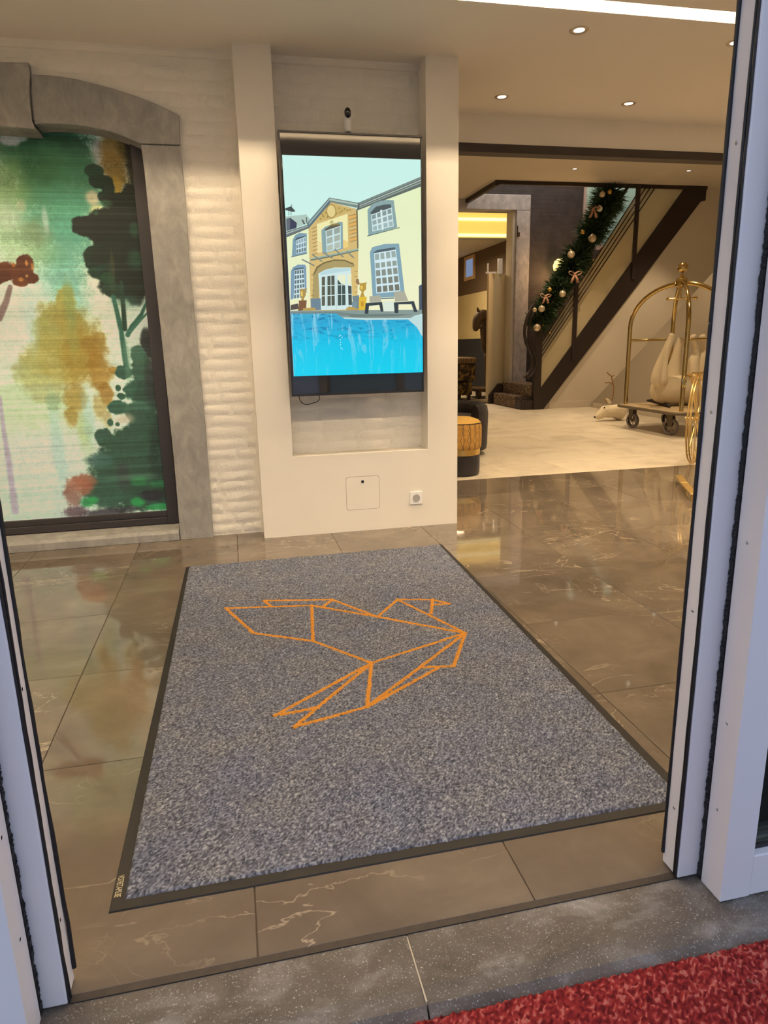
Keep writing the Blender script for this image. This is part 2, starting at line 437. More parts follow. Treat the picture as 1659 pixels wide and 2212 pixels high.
lay(-2.0, .13, 0.005, ZC-.035, lambda x, z, a, c: arch_inside(max(x, a), z))
lay(.33, 1.2, .49, ZC-.035, lambda x, z, a, c: .98 < z < 2.2)
b = MB(); b.prism([(BY, ZC), (BY-.03, ZC), (BY-.028, ZC-.012), (BY-.012, ZC-.03), (BY, ZC-.034)], 'x', -2.4, .137)
b.prism([(BY, ZC), (BY-.03, ZC), (BY-.028, ZC-.012), (BY-.012, ZC-.03), (BY, ZC-.034)], 'x', .337, 1.192)
cz = b.build('trim_4', M['plaster']); tagobj(cz, 'thin cream cornice where the brick wall meets the ceiling', 'cornice', kind='structure')

# screen wall: two uprights and a low panel around a niche
PY = 4.13
PX0, PX1, NX0, NX1, NZ = .136, 1.385, .337, 1.190, .497
sw = MB()
sw.prism([(PX0, 0), (PX1, 0), (PX1, ZC), (NX1, ZC), (NX1, NZ), (NX0, NZ), (NX0, ZC), (PX0, ZC)], 'y', PY, BY+.004)
sw.box(1.2, PX1, BY, 4.5, 0, ZC)
swo = sw.build('wall_niche', M['plaster']); tagobj(swo, 'smooth cream screen wall with two uprights around a brick niche', 'wall', kind='structure')

# ---- stone surround of the mural door
SY = 4.262
sur = thing('trim_5', 'grey bluestone surround with arched head around the painted door', 'surround', (-1.0, 4.3, 0), kind='structure')
out = [(-0.8917,2.5465),(-0.8163,2.5462),(-0.7495,2.5432),(-0.6716,2.5344),(-0.5934,2.521),(-0.492,2.4998),(-0.3898,2.4717),(-0.2752,2.4324),(-0.1662,2.3875)]
inn = [(-0.9054,2.3127),(-0.846,2.3194),(-0.7778,2.3199),(-0.6982,2.3165),(-0.6183,2.3085),(-0.5268,2.2918),(-0.454,2.2674),(-0.3832,2.2381)]
MB().prism(out + [(-0.1748,2.2384)] + inn[::-1], 'y', SY, 4.47).build('arch_stone', M['bluestone'], sur, bevel=.004)
jl = [(-0.3813,2.2336),(-0.3761,2.0953),(-0.3751,1.9117),(-0.3746,1.7187),(-0.3741,1.5209),(-0.371,1.2924),(-0.3703,1.0307),(-0.3695,0.7605),(-0.3687,0.4814),(-0.3708,0.2515),(-0.3749,0.0245),(-0.1747,0.0078),(-0.1664,0.7238),(-0.171,1.2108),(-0.179,1.5706),(-0.1701,1.9872),(-0.1752,2.2337)]
jl = [(p[0], -.01 if p[1] < .03 else p[1]) for p in jl]
MB().prism(jl, 'y', SY, 4.47).build('jamb_stone', M['bluestone'], sur, bevel=.004)
key = [(-1.182,2.5792),(-0.8917,2.5952),(-0.8917,2.5465),(-0.9049,2.4818),(-0.91,2.3953),(-0.9127,2.3255),(-0.9002,2.2843),(-1.2255,2.2956)]
MB().prism(key, 'y', SY-.018, 4.47).build('keystone', M['bluestone'], sur, bevel=.005)
MB().prism([(2*-.98-p[0], p[1]) for p in out + [(-0.1748,2.2384)] + inn[::-1]], 'y', SY, 4.47).build('arch_stone', M['bluestone'], sur, bevel=.004)
MB().prism([(2*-.98-p[0], p[1]) for p in jl], 'y', SY, 4.47).build('jamb_stone', M['bluestone'], sur, bevel=.004)
b = MB(); b.prism([(4.245, 0), (4.245, .045), (4.262, .062), (4.5, .078), (4.5, 0)], 'x', -1.60, -.378)
b.build('sill_stone', M['bluestone'], sur, bevel=.003)

# ---- painted forest mural in a dark frame
MY = 4.42
mur = thing('mural_panel', 'watercolour forest mural panel in a dark frame under the stone arch', 'mural', (-1.0, 4.42, .06))
b = MB(); b.box(-.452, -.382, MY-.03, MY+.05, .075, 2.45); b.box(-1.60, -1.52, MY-.03, MY+.05, .075, 2.45)
b.box(-1.52, -.452, MY-.03, MY+.05, .075, .118); b.box(-1.52, -.452, MY-.012, MY+.05, .118, .156); b.box(-1.52, -.452, MY+.012, MY+.05, 2.42, 2.45)
b.build('frame', M['frame'], mur, bevel=.003)
rgM = np.random.default_rng(11)
MNX, MNZ = 300, 580
mx = np.linspace(-1.52, -.452, MNX); mz = np.linspace(.156, 2.43, MNZ)
GX, GZ = np.meshgrid(mx, mz, indexing='ij')
def vnoise(sx, sz, seed):
    g = np.random.default_rng(seed)
    u = (GX+1.6)*sx; w = GZ*sz
    G = g.random((int(u.max())+3, int(w.max())+3))
    i = u.astype(int); j = w.astype(int); fu = u-i; fw = w-j
    fu = fu*fu*(3-2*fu); fw = fw*fw*(3-2*fw)
    return (G[i, j]*(1-fu)+G[i+1, j]*fu)*(1-fw) + (G[i, j+1]*(1-fu)+G[i+1, j+1]*fu)*fw
def fbm(s, seed, o=4, ax=1.0, az=1.0):
    a = 0; t_ = 0
    for k in range(o):
        w = .5**k; a = a + w*vnoise(s*ax*2**k, s*az*2**k, seed+k); t_ += w
    return a/t_ - .5
N1 = fbm(7, 20, 5); N2 = fbm(16, 40, 4); N3 = fbm(45, 60, 3); NG = rgM.random(GX.shape)-.5
P = np.zeros((MNX, MNZ, 3)); h01 = np.clip((GZ-.15)/2.3, 0, 1)[..., None]
P[:] = np.array((228, 226, 205)); P = P + (N1[..., None]*np.array((10, 18, 20)))
P = P*(1-.0*h01)
def blob(lst, wob=.35, grain=.0):
    wob = wob*1.35; grain = grain+.06
    global P
    for (x, z, rx, rz, col, al, so) in lst:
        d = np.sqrt(((GX-x)/rx)**2+((GZ-z)/rz)**2) + wob*N2*1.2 + wob*.6*N3 + grain*NG
        a = np.clip((1+so-d)/(2*so+1e-6), 0, 1); a = a*a*(3-2*a)*al
        P = P*(1-a[..., None]) + np.array(col)*a[..., None]
# pale washes
blob([(-1.1786,0.8352,0.3015,0.1507,(206,220,168),0.55,0.5),(-1.1979,0.5042,0.2301,0.1534,(226,216,220),0.5,0.5),(-1.2542,0.2797,0.3348,0.1545,(216,234,214),0.6,0.5),(-0.997,0.232,0.1061,0.2387,(214,222,222),0.6,0.5),(-0.9211,1.4601,0.1491,0.1491,(190,214,196),0.5,0.6),(-0.7205,1.4585,0.1015,0.3046,(232,220,190),0.6,0.5),(-1.2117,1.3103,0.2189,0.2189,(232,218,204),0.6,0.5),(-0.6592,1.6622,0.1009,0.3028,(232,214,196),0.8,0.4)], .2)
# big blurred green canopy, upper left
blob([(-0.8876,2.2841,0.2842,0.1421,(52,104,78),0.9,0.35),(-0.8521,2.1926,0.2272,0.1793,(40,84,60),0.85,0.4),(-1.038,2.2099,0.1873,0.0819,(62,112,80),0.85,0.4),(-0.7978,2.0525,0.2305,0.1941,(78,132,96),0.8,0.45),(-0.9541,2.0489,0.1313,0.1432,(58,102,60),0.7,0.5),(-0.8825,1.9551,0.1936,0.1452,(96,146,112),0.75,0.5),(-1.1379,1.9976,0.1174,0.1878,(150,172,116),0.8,0.5),(-0.8218,1.8592,0.1715,0.1715,(92,150,124),0.75,0.5),(-1.0156,1.8566,0.144,0.096,(88,140,116),0.7,0.6),(-0.8371,1.7363,0.1232,0.1479,(104,160,138),0.7,0.5),(-0.8928,1.5865,0.1113,0.136,(126,178,158),0.7,0.55),(-0.8714,1.4597,0.0874,0.1499,(140,186,168),0.55,0.6),(-0.9642,1.6984,0.0975,0.0731,(130,168,132),0.5,0.6),(-1.1007,1.7588,0.1436,0.1436,(166,186,140),0.6,0.6),(-1.1313,1.879,0.071,0.071,(206,198,178),0.6,0.6),(-1.0101,1.8083,0.0723,0.0602,(130,130,100),0.5,0.6)], .45, .25)
blob([(-1.0756,2.2728,0.0511,0.0279,(216,196,196),0.9,0.3),(-1.0161,2.2841,0.0327,0.0187,(210,200,196),0.8,0.4),(-0.9466,1.8697,0.0169,0.0677,(190,190,178),0.7,0.5),(-1.0637,1.9398,0.0238,0.0333,(184,170,140),0.6,0.6),(-0.6197,2.2234,0.0391,0.0734,(206,184,178),0.85,0.45),(-0.6061,2.1289,0.0345,0.0641,(214,186,160),0.85,0.4),(-0.6838,1.9878,0.0345,0.0395,(226,196,164),0.9,0.4),(-0.6618,1.9226,0.0447,0.0298,(230,206,150),0.9,0.4)], .3, .15)
blob([(-0.5338,2.2261,0.0741,0.0987,(168,126,62),0.95,0.35),(-0.5407,2.1188,0.0695,0.0745,(150,112,52),0.9,0.4),(-0.5487,2.0463,0.0324,0.0598,(196,150,66),0.95,0.3),(-0.5604,2.2958,0.049,0.049,(176,140,82),0.8,0.4),(-0.4695,2.2519,0.0447,0.0868,(104,84,50),0.7,0.5)], .5, .5)
# dark tree on the right
DK = (34, 40, 34); DG = (36, 66, 52)
blob([(-0.4248,2.3007,0.0596,0.0696,(48,44,34),0.95,0.25),(-0.4272,2.1579,0.0552,0.1504,(50,46,34),0.9,0.3),(-0.6601,2.1275,0.049,0.0392,(42,70,54),1,0.1),(-0.6343,2.0756,0.0641,0.0394,(38,62,48),1,0.1),(-0.5959,2.0452,0.0347,0.0595,(36,56,44),1,0.12),(-0.6038,1.9967,0.0497,0.0348,(36,58,46),1,0.1),(-0.533,1.9615,0.1004,0.0602,(34,40,34),1,0.1),(-0.6863,1.8611,0.1243,0.0398,(34,40,34),1,0.08),(-0.7145,1.8312,0.0993,0.0496,(34,40,34),1,0.08),(-0.5865,1.8624,0.1507,0.0854,(34,40,34),1,0.1),(-0.5343,1.7635,0.1016,0.0762,(34,40,34),1,0.1),(-0.6324,1.7876,0.1004,0.0402,(34,40,34),1,0.08),(-0.6829,1.6747,0.0905,0.0604,(36,52,42),1,0.08),(-0.5849,1.7631,0.1263,0.0556,(34,40,34),1,0.1),(-0.6297,1.7001,0.1161,0.0505,(34,50,40),1,0.1),(-0.5437,1.863,0.116,0.0908,(34,40,34),1,0.1),(-0.4752,1.9626,0.0606,0.101,(36,42,34),1,0.15),(-0.5324,1.6626,0.1278,0.1534,(32,44,38),1,0.14),(-0.5076,1.4829,0.0622,0.0777,(34,46,40),1,0.2),(-0.7043,1.642,0.0603,0.0453,(34,54,42),1,0.08),(-0.5833,1.6625,0.1424,0.0865,(34,46,38),1,0.1),(-0.6298,1.5862,0.1271,0.0458,(36,66,52),1,0.1),(-0.5717,1.5349,0.1283,0.1026,(32,44,38),1,0.12),(-0.6398,1.4966,0.046,0.0511,(40,62,50),1,0.14),(-0.4993,1.6117,0.0772,0.1801,(32,42,36),1,0.12),(-0.653,1.5608,0.0406,0.0305,(40,80,60),0.9,0.2),(-0.6753,1.9126,0.0124,0.0174,(44,74,56),1,0.1)], .22)
blob([(-0.4769,1.8265,0.0255,0.0356,(52,96,70),0.55,0.5),(-0.4889,1.6628,0.0411,0.0462,(56,104,76),0.5,0.6),(-0.6129,1.9601,0.0299,0.0199,(66,120,88),0.5,0.5),(-0.6326,1.5607,0.0153,0.0764,(70,84,60),0.5,0.5),(-0.6165,1.6371,0.0102,0.0761,(104,84,58),0.5,0.4),(-0.5699,1.4314,0.0775,0.0362,(66,104,88),0.5,0.7)], .4, .3)
# trunks
def stroke(pts, w0, w1, col, al=1.0, so=.25, wob=.2):
    n = 14*(len(pts)-1)
    q = []
    for i in range(len(pts)-1):
        for k in range(14):
            f = k/14; q.append((pts[i][0]*(1-f)+pts[i+1][0]*f, pts[i][1]*(1-f)+pts[i+1][1]*f))
    acc = np.full(GX.shape, 9.0)
    for i, (x, z) in enumerate(q):
        w = w0+(w1-w0)*i/len(q); acc = np.minimum(acc, np.sqrt((GX-x)**2+(GZ-z)**2)/w)
    global P
    a = np.clip((1+so-acc-wob*N2)/(2*so), 0, 1)*al
    P = P*(1-a[..., None]) + np.array(col)*a[..., None]
TG = (58, 104, 88)
stroke([(-0.6339,1.4579),(-0.622,1.3798),(-0.6091,1.2611),(-0.6064,1.1408),(-0.6023,1.0324)], .012, .016, TG)
stroke([(-0.5793,1.535),(-0.5831,1.4055),(-0.5883,1.2607)], .011, .014, (44, 70, 58))
stroke([(-0.4454,1.4303),(-0.4873,1.3518),(-0.5464,1.2866),(-0.5781,1.2339)], .008, .014, TG)
stroke([(-0.4407,1.3724),(-0.5045,1.3124),(-0.5631,1.2523)], .005, .010, (74, 118, 100))
# ochre tree
OC = (186, 162, 84)
blob([(-0.8945,1.4343,0.0549,0.0799,(182,166,92),0.95,0.22),(-0.9499,1.332,0.1124,0.0999,(184,164,92),0.92,0.25),(-0.9002,1.227,0.1642,0.1516,(180,154,84),0.9,0.28),(-1.0221,1.2555,0.0747,0.0996,(184,170,104),0.85,0.3),(-1.1139,1.0343,0.1,0.0875,(180,172,112),0.85,0.3),(-0.9924,1.0972,0.1639,0.1387,(188,166,92),0.85,0.3),(-0.8497,1.1201,0.115,0.1534,(178,142,66),0.85,0.3),(-1.0761,0.9394,0.1009,0.0757,(194,184,130),0.7,0.35),(-0.7651,1.1846,0.0719,0.0719,(172,130,62),0.8,0.3),(-0.7563,1.037,0.0674,0.1167,(176,128,56),0.85,0.3),(-0.7327,0.8998,0.0419,0.0681,(176,126,58),0.85,0.25),(-0.9047,0.8788,0.0619,0.098,(184,146,70),0.8,0.3),(-0.9439,0.7704,0.0413,0.0569,(180,142,68),0.8,0.3),(-0.7814,0.8188,0.0367,0.0786,(190,156,88),0.7,0.35),(-0.7446,0.7476,0.0264,0.0475,(198,168,112),0.7,0.4),(-0.6783,1.0346,0.0366,0.0209,(178,130,60),0.9,0.2),(-0.8796,0.6979,0.0366,0.0888,(190,188,128),0.6,0.4)], .35)
blob([(-0.8745,1.4341,0.025,0.1251,(150,160,104),0.5,0.5),(-0.8844,1.2529,0.0303,0.1516,(160,160,100),0.4,0.5),(-0.8794,0.6558,0.0419,0.1571,(196,206,158),0.5,0.5),(-0.8531,0.7664,0.0313,0.1565,(178,204,196),0.5,0.5),(-1.0421,0.608,0.031,0.2583,(178,206,200),0.5,0.6),(-1.0983,1.3342,0.0344,0.1721,(196,214,204),0.4,0.6),(-1.036,0.8566,0.0357,0.0458,(154,170,128),0.6,0.5),(-1.1246,1.0479,0.0499,0.0998,(200,194,140),0.4,0.5)], .4, .2)
# red brown tree far left
RB = (104, 56, 38)
blob([(-1.0871,1.6486,0.0434,0.0386,(104,56,38),1,0.1),(-1.1125,1.5867,0.0628,0.0435,(104,56,38),1,0.1),(-1.19,1.5991,0.0718,0.0479,(112,60,40),1,0.1),(-1.0651,1.5617,0.0389,0.0341,(104,56,38),1,0.12),(-1.1218,1.5369,0.0387,0.0242,(120,66,42),1,0.12),(-1.268,1.5868,0.0951,0.057,(104,56,38),1,0.1)], .35)
blob([(-1.1448,1.6312,0.0096,0.012,(196,120,60),0.9,0.3),(-1.076,1.6412,0.0073,0.0145,(206,140,76),0.9,0.3),(-1.1173,1.5518,0.0121,0.0097,(206,140,76),0.9,0.3),(-1.0831,1.5717,0.0073,0.0073,(210,150,96),0.9,0.3),(-1.0473,1.6214,0.0073,0.017,(196,126,66),0.8,0.3)], .3)
stroke([(-1.1784,1.5121),(-1.2083,1.4371),(-1.2662,1.3366)], .013, .02, (150, 118, 116))
# dark bushes lower right
BG = (70, 98, 84)
blob([(-0.4654,1.178,0.0424,0.0901,(48,50,50),0.95,0.2),(-0.5017,1.0294,0.0799,0.0799,(66,96,80),1,0.12),(-0.6189,1.0247,0.0474,0.0421,(56,92,78),1,0.12),(-0.5252,1.1118,0.0476,0.0635,(78,110,92),1,0.15),(-0.5729,0.9078,0.0586,0.0639,(64,98,82),1,0.14),(-0.497,0.8632,0.0807,0.1076,(58,86,74),1,0.14),(-0.6635,0.9303,0.0184,0.0211,(56,96,78),1,0.15),(-0.6251,0.9179,0.0159,0.0159,(56,96,78),1,0.15),(-0.6504,0.8802,0.0238,0.0212,(58,98,80),1,0.15),(-0.6762,0.8145,0.053,0.0424,(60,98,82),1,0.14),(-0.731,0.7274,0.0185,0.0212,(60,98,80),1,0.15),(-0.6898,0.7142,0.0133,0.0133,(60,98,80),1,0.15),(-0.5592,0.7816,0.0806,0.0698,(74,106,90),1,0.14),(-0.5222,0.6666,0.1086,0.1357,(62,90,76),1,0.14),(-0.7758,0.6365,0.053,0.053,(66,98,84),1,0.12),(-0.6067,0.585,0.1622,0.1082,(62,92,76),1,0.1),(-0.676,0.4445,0.203,0.1353,(62,92,76),1,0.16),(-0.8185,0.4963,0.0798,0.0426,(80,112,106),0.8,0.3),(-0.6066,0.3227,0.247,0.1647,(60,88,74),1,0.14),(-0.7998,0.3063,0.1347,0.1078,(66,98,84),0.95,0.2),(-0.4683,0.4612,0.0552,0.2761,(50,70,62),0.9,0.3)], .3)
blob([(-0.403,1.1359,0.0374,0.0802,(70,48,60),0.7,0.4),(-0.4457,1.0552,0.0267,0.0374,(150,104,124),0.5,0.5),(-0.4672,0.9456,0.0376,0.1343,(58,50,56),0.6,0.5),(-0.6492,0.7434,0.0534,0.0267,(216,180,160),0.6,0.5),(-0.5938,1.0865,0.021,0.1315,(120,152,128),0.5,0.5),(-0.9564,0.346,0.0688,0.0582,(182,118,96),0.9,0.25),(-0.9132,0.3722,0.0584,0.0425,(176,106,82),0.8,0.35),(-0.9969,0.276,0.0476,0.0635,(168,116,104),0.85,0.3),(-0.989,0.1873,0.0692,0.0373,(118,86,96),0.85,0.35),(-0.8164,0.1594,0.1356,0.0325,(72,60,72),0.8,0.4),(-0.9154,0.2408,0.0428,0.0321,(52,142,84),0.9,0.3),(-0.887,0.2535,0.0321,0.0214,(64,164,98),0.8,0.4),(-0.6035,0.3521,0.0493,0.0274,(56,136,84),0.7,0.4),(-0.481,0.3293,0.0667,0.0278,(58,140,88),0.7,0.4),(-0.6227,0.2198,0.0441,0.0331,(56,160,92),0.9,0.25),(-0.5094,0.1815,0.0726,0.0251,(60,164,98),0.9,0.25),(-0.5437,0.259,0.0665,0.0333,(52,46,58),0.9,0.25),(-0.6769,0.1789,0.0549,0.022,(60,56,66),0.7,0.4),(-0.6957,0.3874,0.0379,0.0813,(74,62,72),0.5,0.5),(-0.6278,0.383,0.1365,0.0164,(120,156,120),0.35,0.6)], .45, .2)
# mauve stem at far left edge
stroke([(-1.3202,0.8947),(-1.3274,0.7056),(-1.3276,0.4557),(-1.3328,0.1986)], .010, .022, (196, 172, 190), .9, .4)
# woven fabric streaks and grain
row = np.random.default_rng(5).random(MNZ)-.5; row2 = np.repeat(np.random.default_rng(6).random(MNZ//4+1), 4)[:MNZ]-.5
streak = (row[None, :]*.10 + row2[None, :]*.06)*(.6+.8*(vnoise(3, 60, 91)))
P = P*(1+streak[..., None]*.9+NG[..., None]*.09+N3[..., None]*.10) + streak[..., None]*24
P = P + np.maximum(streak, 0)[..., None]*np.clip(150-P.mean(-1, keepdims=True), 0, 150)*1.9
_m = P.mean(-1, keepdims=True); P = P*.86+_m*.14; P = P*np.array((1.03, 1.16, 1.22)); P = 255*(np.clip(P, 0, 255)/255)**1.22
P = np.clip(P, 4, 250)/255.0
P = np.where(P <= .04045, P/12.92, ((P+.055)/1.055)**2.4)
idx = np.arange(MNX*MNZ).reshape(MNX, MNZ)
q = np.stack([idx[:-1, :-1], idx[1:, :-1], idx[1:, 1:], idx[:-1, 1:]], -1).reshape(-1, 4)
vs = np.stack([GX, np.full(GX.shape, MY), GZ], -1).reshape(-1, 3)
me = bpy.data.meshes.new('painted_panel')
me.vertices.add(len(vs)); me.vertices.foreach_set('co', vs.ravel())
me.loops.add(q.size); me.loops.foreach_set('vertex_index', q.ravel())
me.polygons.add(len(q)); me.polygons.foreach_set('loop_start', np.arange(0, q.size, 4)); me.polygons.foreach_set('loop_total', np.full(len(q), 4))
at = me.color_attributes.new('paint', 'FLOAT_COLOR', 'POINT'); at.data.foreach_set('color', np.concatenate([P.reshape(-1, 3), np.ones((MNX*MNZ, 1))], 1).ravel().astype(np.float32))
me.update(); me.validate()
t = NT('mural_print'); a_ = t.n('ShaderNodeAttribute', attribute_name='paint'); t.color(a_.outputs['Color']); t.set(Roughness=.75)
wv = t.noise(t.coord(scale=(8, 1, 260)), 1.0, 2); t.bump(wv, .12, .002)
me.materials.append(t.m); link_mesh('painted_panel', me, mur)
MB().box(-1.53, -.44, MY+.002, MY+.03, .13, 2.44).build('backing', M['frame'], mur)

# ================================================================= TELEVISION
tv = thing('television', 'tall portrait television in the niche showing a cream mansion and blue pool', 'television', (.745, 4.16, .866))
TVX0, TVX1, TVZ0, TVZ1, TVY = .345, 1.145, .866, 2.276, 4.05
b = MB(); bw = .009
b.box(TVX0, TVX0+bw, TVY, TVY+.045, TVZ0, TVZ1); b.box(TVX1-bw, TVX1, TVY, TVY+.045, TVZ0, TVZ1)
b.box(TVX0+bw, TVX1-bw, TVY, TVY+.045, TVZ0, TVZ0+.014); b.box(TVX0+bw, TVX1-bw, TVY, TVY+.045, TVZ1-.009, TVZ1)
b.build('bezel', M['black'], tv)
MB().box(TVX0+.01, TVX1-.01, TVY+.04, TVY+.07, TVZ0+.01, TVZ1-.01).build('back_cover', M['black'], tv)
t = NT('screen_glass'); t.set(Base_Color=(.010, .010, .012), Roughness=.06); t.b.inputs['Specular IOR Level'].default_value = .6
scr = MB().box(TVX0+bw, TVX1-bw, TVY+.006, TVY+.042, TVZ0+.013, TVZ1-.008).build('screen', t.m, tv)
MB().box(.55, .95, TVY+.07, BY-.004, 1.35, 1.85).build('wall_bracket', M['steel'], tv)
PXA, PXB, PZA, PZB = .3615, 1.1365, .982, 2.1555
pic = {'v': [], 'f': [], 'c': []}; layer = [0]
def draw(pts, col, col2=None):
    layer[0] += 1
    y = TVY+.0058-.00007*layer[0]
    bi = len(pic['v']); pp = [(min(max(p[0], PXA), PXB), min(max(p[1], PZA), PZB)) for p in pts]
    zs = [p[1] for p in pp]; za, zb = min(zs), max(zs)
    for p in pp:
        pic['v'].append((p[0], y, p[1]))
        if col2 is None: cc = col
        else:
            k = (p[1]-za)/max(1e-6, zb-za); cc = tuple(col2[i]*(1-k)+col[i]*k for i in range(3))
        pic['c'].append((*lin(cc), 1))
    pic['f'].append(tuple(range(bi, bi+len(pp))))
def line(p, q, w, col):
    d = Vector((q[0]-p[0], q[1]-p[1])); n_ = Vector((-d.y, d.x)).normalized()*w/2
    draw([(p[0]+n_.x, p[1]+n_.y), (q[0]+n_.x, q[1]+n_.y), (q[0]-n_.x, q[1]-n_.y), (p[0]-n_.x, p[1]-n_.y)], col)
def grid(qd, nx, ny, fr, pane, gap=.12, pane2=None):
    # qd: tl, tr, br, bl
    draw(qd, fr)
    def B(u, v_):
        a = [qd[0][i]*(1-u)+qd[1][i]*u for i in (0, 1)]; c_ = [qd[3][i]*(1-u)+qd[2][i]*u for i in (0, 1)]
        return (a[0]*(1-v_)+c_[0]*v_, a[1]*(1-v_)+c_[1]*v_)
    layer[0] += 1; y0 = layer[0]
    for i in range(nx):
        for j in range(ny):
            layer[0] = y0-1
            g1, g2 = gap/nx, gap/ny
            u0, u1 = i/nx+g1, (i+1)/nx-g1; w0, w1 = j/ny+g2, (j+1)/ny-g2
            cc = pane if pane2 is None else tuple(pane[k]*(1-j/ny)+pane2[k]*j/ny for k in range(3))
            draw([B(u0, w0), B(u1, w0), B(u1, w1), B(u0, w1)], cc)
draw([(PXA, PZB), (PXB, PZB), (PXB, PZA), (PXA, PZA)], (200, 245, 238), (232, 255, 240))
draw([(0.3586,1.8451),(0.4772,1.8584),(0.4968,1.8357),(0.4797,1.8101),(0.3617,1.7694)], (178, 204, 192))
draw([(0.3653,1.8338),(0.3877,1.8405),(0.4231,1.814),(0.4193,1.7876),(0.3632,1.7704)], (58, 64, 86)); draw([(0.3653,1.8338),(0.3877,1.8405),(0.3833,1.778),(0.3632,1.7704)], (100, 108, 116))
draw([(0.3576,1.8793),(0.3634,1.8876),(0.3958,1.8991),(0.4189,1.8739),(0.404,1.87)], (66, 76, 74))
for L_ in ([(0.3825,1.8797),(0.381,1.8523)], [(0.3947,1.8799),(0.3932,1.8525)], [(0.3998,1.9096),(0.398,1.8959)]): line(L_[0], L_[1], .003, (70, 84, 80))
draw([(0.4486,1.8304),(0.4585,1.8305),(0.4697,1.8076),(0.4598,1.8075)], (86, 96, 90)); draw([(0.4755,1.8446),(0.4813,1.8424),(0.4801,1.817),(0.4741,1.8169)], (90, 100, 92))
draw([(0.3599,1.7371),(0.4885,1.7871),(0.5086,1.7896),(0.4849,1.3415),(0.3454,1.3431)], (234, 246, 200), (244, 242, 196))
draw([(0.7615,1.8861),(1.144,2.0172),(1.138,1.3184),(0.7435,1.3234)], (232, 246, 200), (248, 246, 204))
draw([(0.4862,1.7894),(0.6142,1.925),(0.7616,1.8908),(0.7652,1.679),(0.7463,1.3284),(0.4768,1.3318)], (214, 186, 122), (226, 196, 120))
draw([(0.5299,1.82),(0.6139,1.9158),(0.7386,1.8857),(0.6669,1.8604),(0.5956,1.8371)], (206, 180, 108))
random_pts = R.sample(range(1000), 40)
for (x_, z_) in [(0.5556,1.8365),(0.5712,1.8506),(0.5869,1.8693),(0.596,1.8464),(0.6631,1.8937),(0.6777,1.8801),(0.6932,1.8896),(0.7081,1.8829),(0.6469,1.8657),(0.6673,1.8706),(0.6367,1.8609),(0.7234,1.8855),(0.5666,1.8598),(0.6233,1.9022),(0.6185,1.9067)]: draw([(x_-.006, z_), (x_, z_+.005), (x_+.006, z_), (x_, z_-.005)], (160, 134, 74))
cx_, cz_ = [(0.6173,1.8768)][0]
draw([(cx_+.029*math.cos(k*PI/10), cz_+.038*math.sin(k*PI/10)) for k in range(20)], (176, 150, 88))
draw([(cx_+.023*math.cos(k*PI/10), cz_+.031*math.sin(k*PI/10)) for k in range(20)], (232, 212, 144))
draw([(0.5344,1.8085),(0.7085,1.8653),(0.7064,1.6882),(0.6781,1.6833),(0.6769,1.7211),(0.5318,1.6965)], (246, 240, 178)); draw([(0.5305,1.7246),(0.56,1.7108),(0.5604,1.6613),(0.5274,1.6564)], (244, 224, 160)); draw([(0.6773,1.7306),(0.7074,1.7166),(0.7064,1.6882),(0.6755,1.6832)], (244, 212, 130))
q0, q1, q2, q3 = [(0.7146,1.8528),(0.7582,1.8651),(0.5059,1.7849),(0.5337,1.7946)]
for k in range(8):
    dz = .0102*k*1.0
    line((q0[0], q0[1]-.0195*k), (q1[0]+.003, q1[1]-.0195*k), .0028, (140, 112, 66)); line((q2[0]-.002, q2[1]-.0195*k), (q3[0], q3[1]-.0195*k), .0028, (140, 112, 66))
    if k % 2 == 0: draw([(q0[0], q0[1]-.0195*k-.002), (q1[0], q1[1]-.0195*k-.002), (q1[0], q1[1]-.0195*k-.017), (q0[0], q0[1]-.0195*k-.017)], (228, 178, 96))
# cornices
draw([(0.3616,1.7671),(0.4845,1.8055),(0.4895,1.7871),(0.3599,1.7371)], (104, 114, 112)); draw([(0.3612,1.7602),(0.4842,1.8004),(0.486,1.7963),(0.3608,1.7542)], (176, 192, 184))
draw([(0.4773,1.8114),(0.6092,1.9469),(0.615,1.9195),(0.4885,1.7866)], (94, 116, 122)); draw([(0.4873,1.8134),(0.6099,1.941),(0.6116,1.9341),(0.4893,1.8024)], (150, 178, 176))
draw([(0.6092,1.9469),(0.7743,1.9225),(0.7623,1.8963),(0.6151,1.9223)], (122, 140, 134)); draw([(0.61,1.9423),(0.7701,1.9178),(0.7678,1.9094),(0.6115,1.9318)], (172, 196, 184))
draw([(0.7702,1.9224),(1.1444,2.067),(1.144,2.0149),(0.7613,1.8815)], (92, 106, 104)); draw([(0.7763,1.9226),(1.1444,2.0652),(1.1443,2.0568),(0.7776,1.9142)], (124, 142, 138)); draw([(0.7775,1.9096),(1.1443,2.0512),(1.1442,2.0456),(0.7788,1.905)], (178, 198, 190)); draw([(0.7771,1.8994),(1.1442,2.0391),(1.1441,2.0326),(0.777,1.8947)], (150, 168, 160))
draw([(0.7579,1.8861),(0.7666,1.8885),(0.7653,1.6838),(0.7574,1.679)], (120, 110, 84))
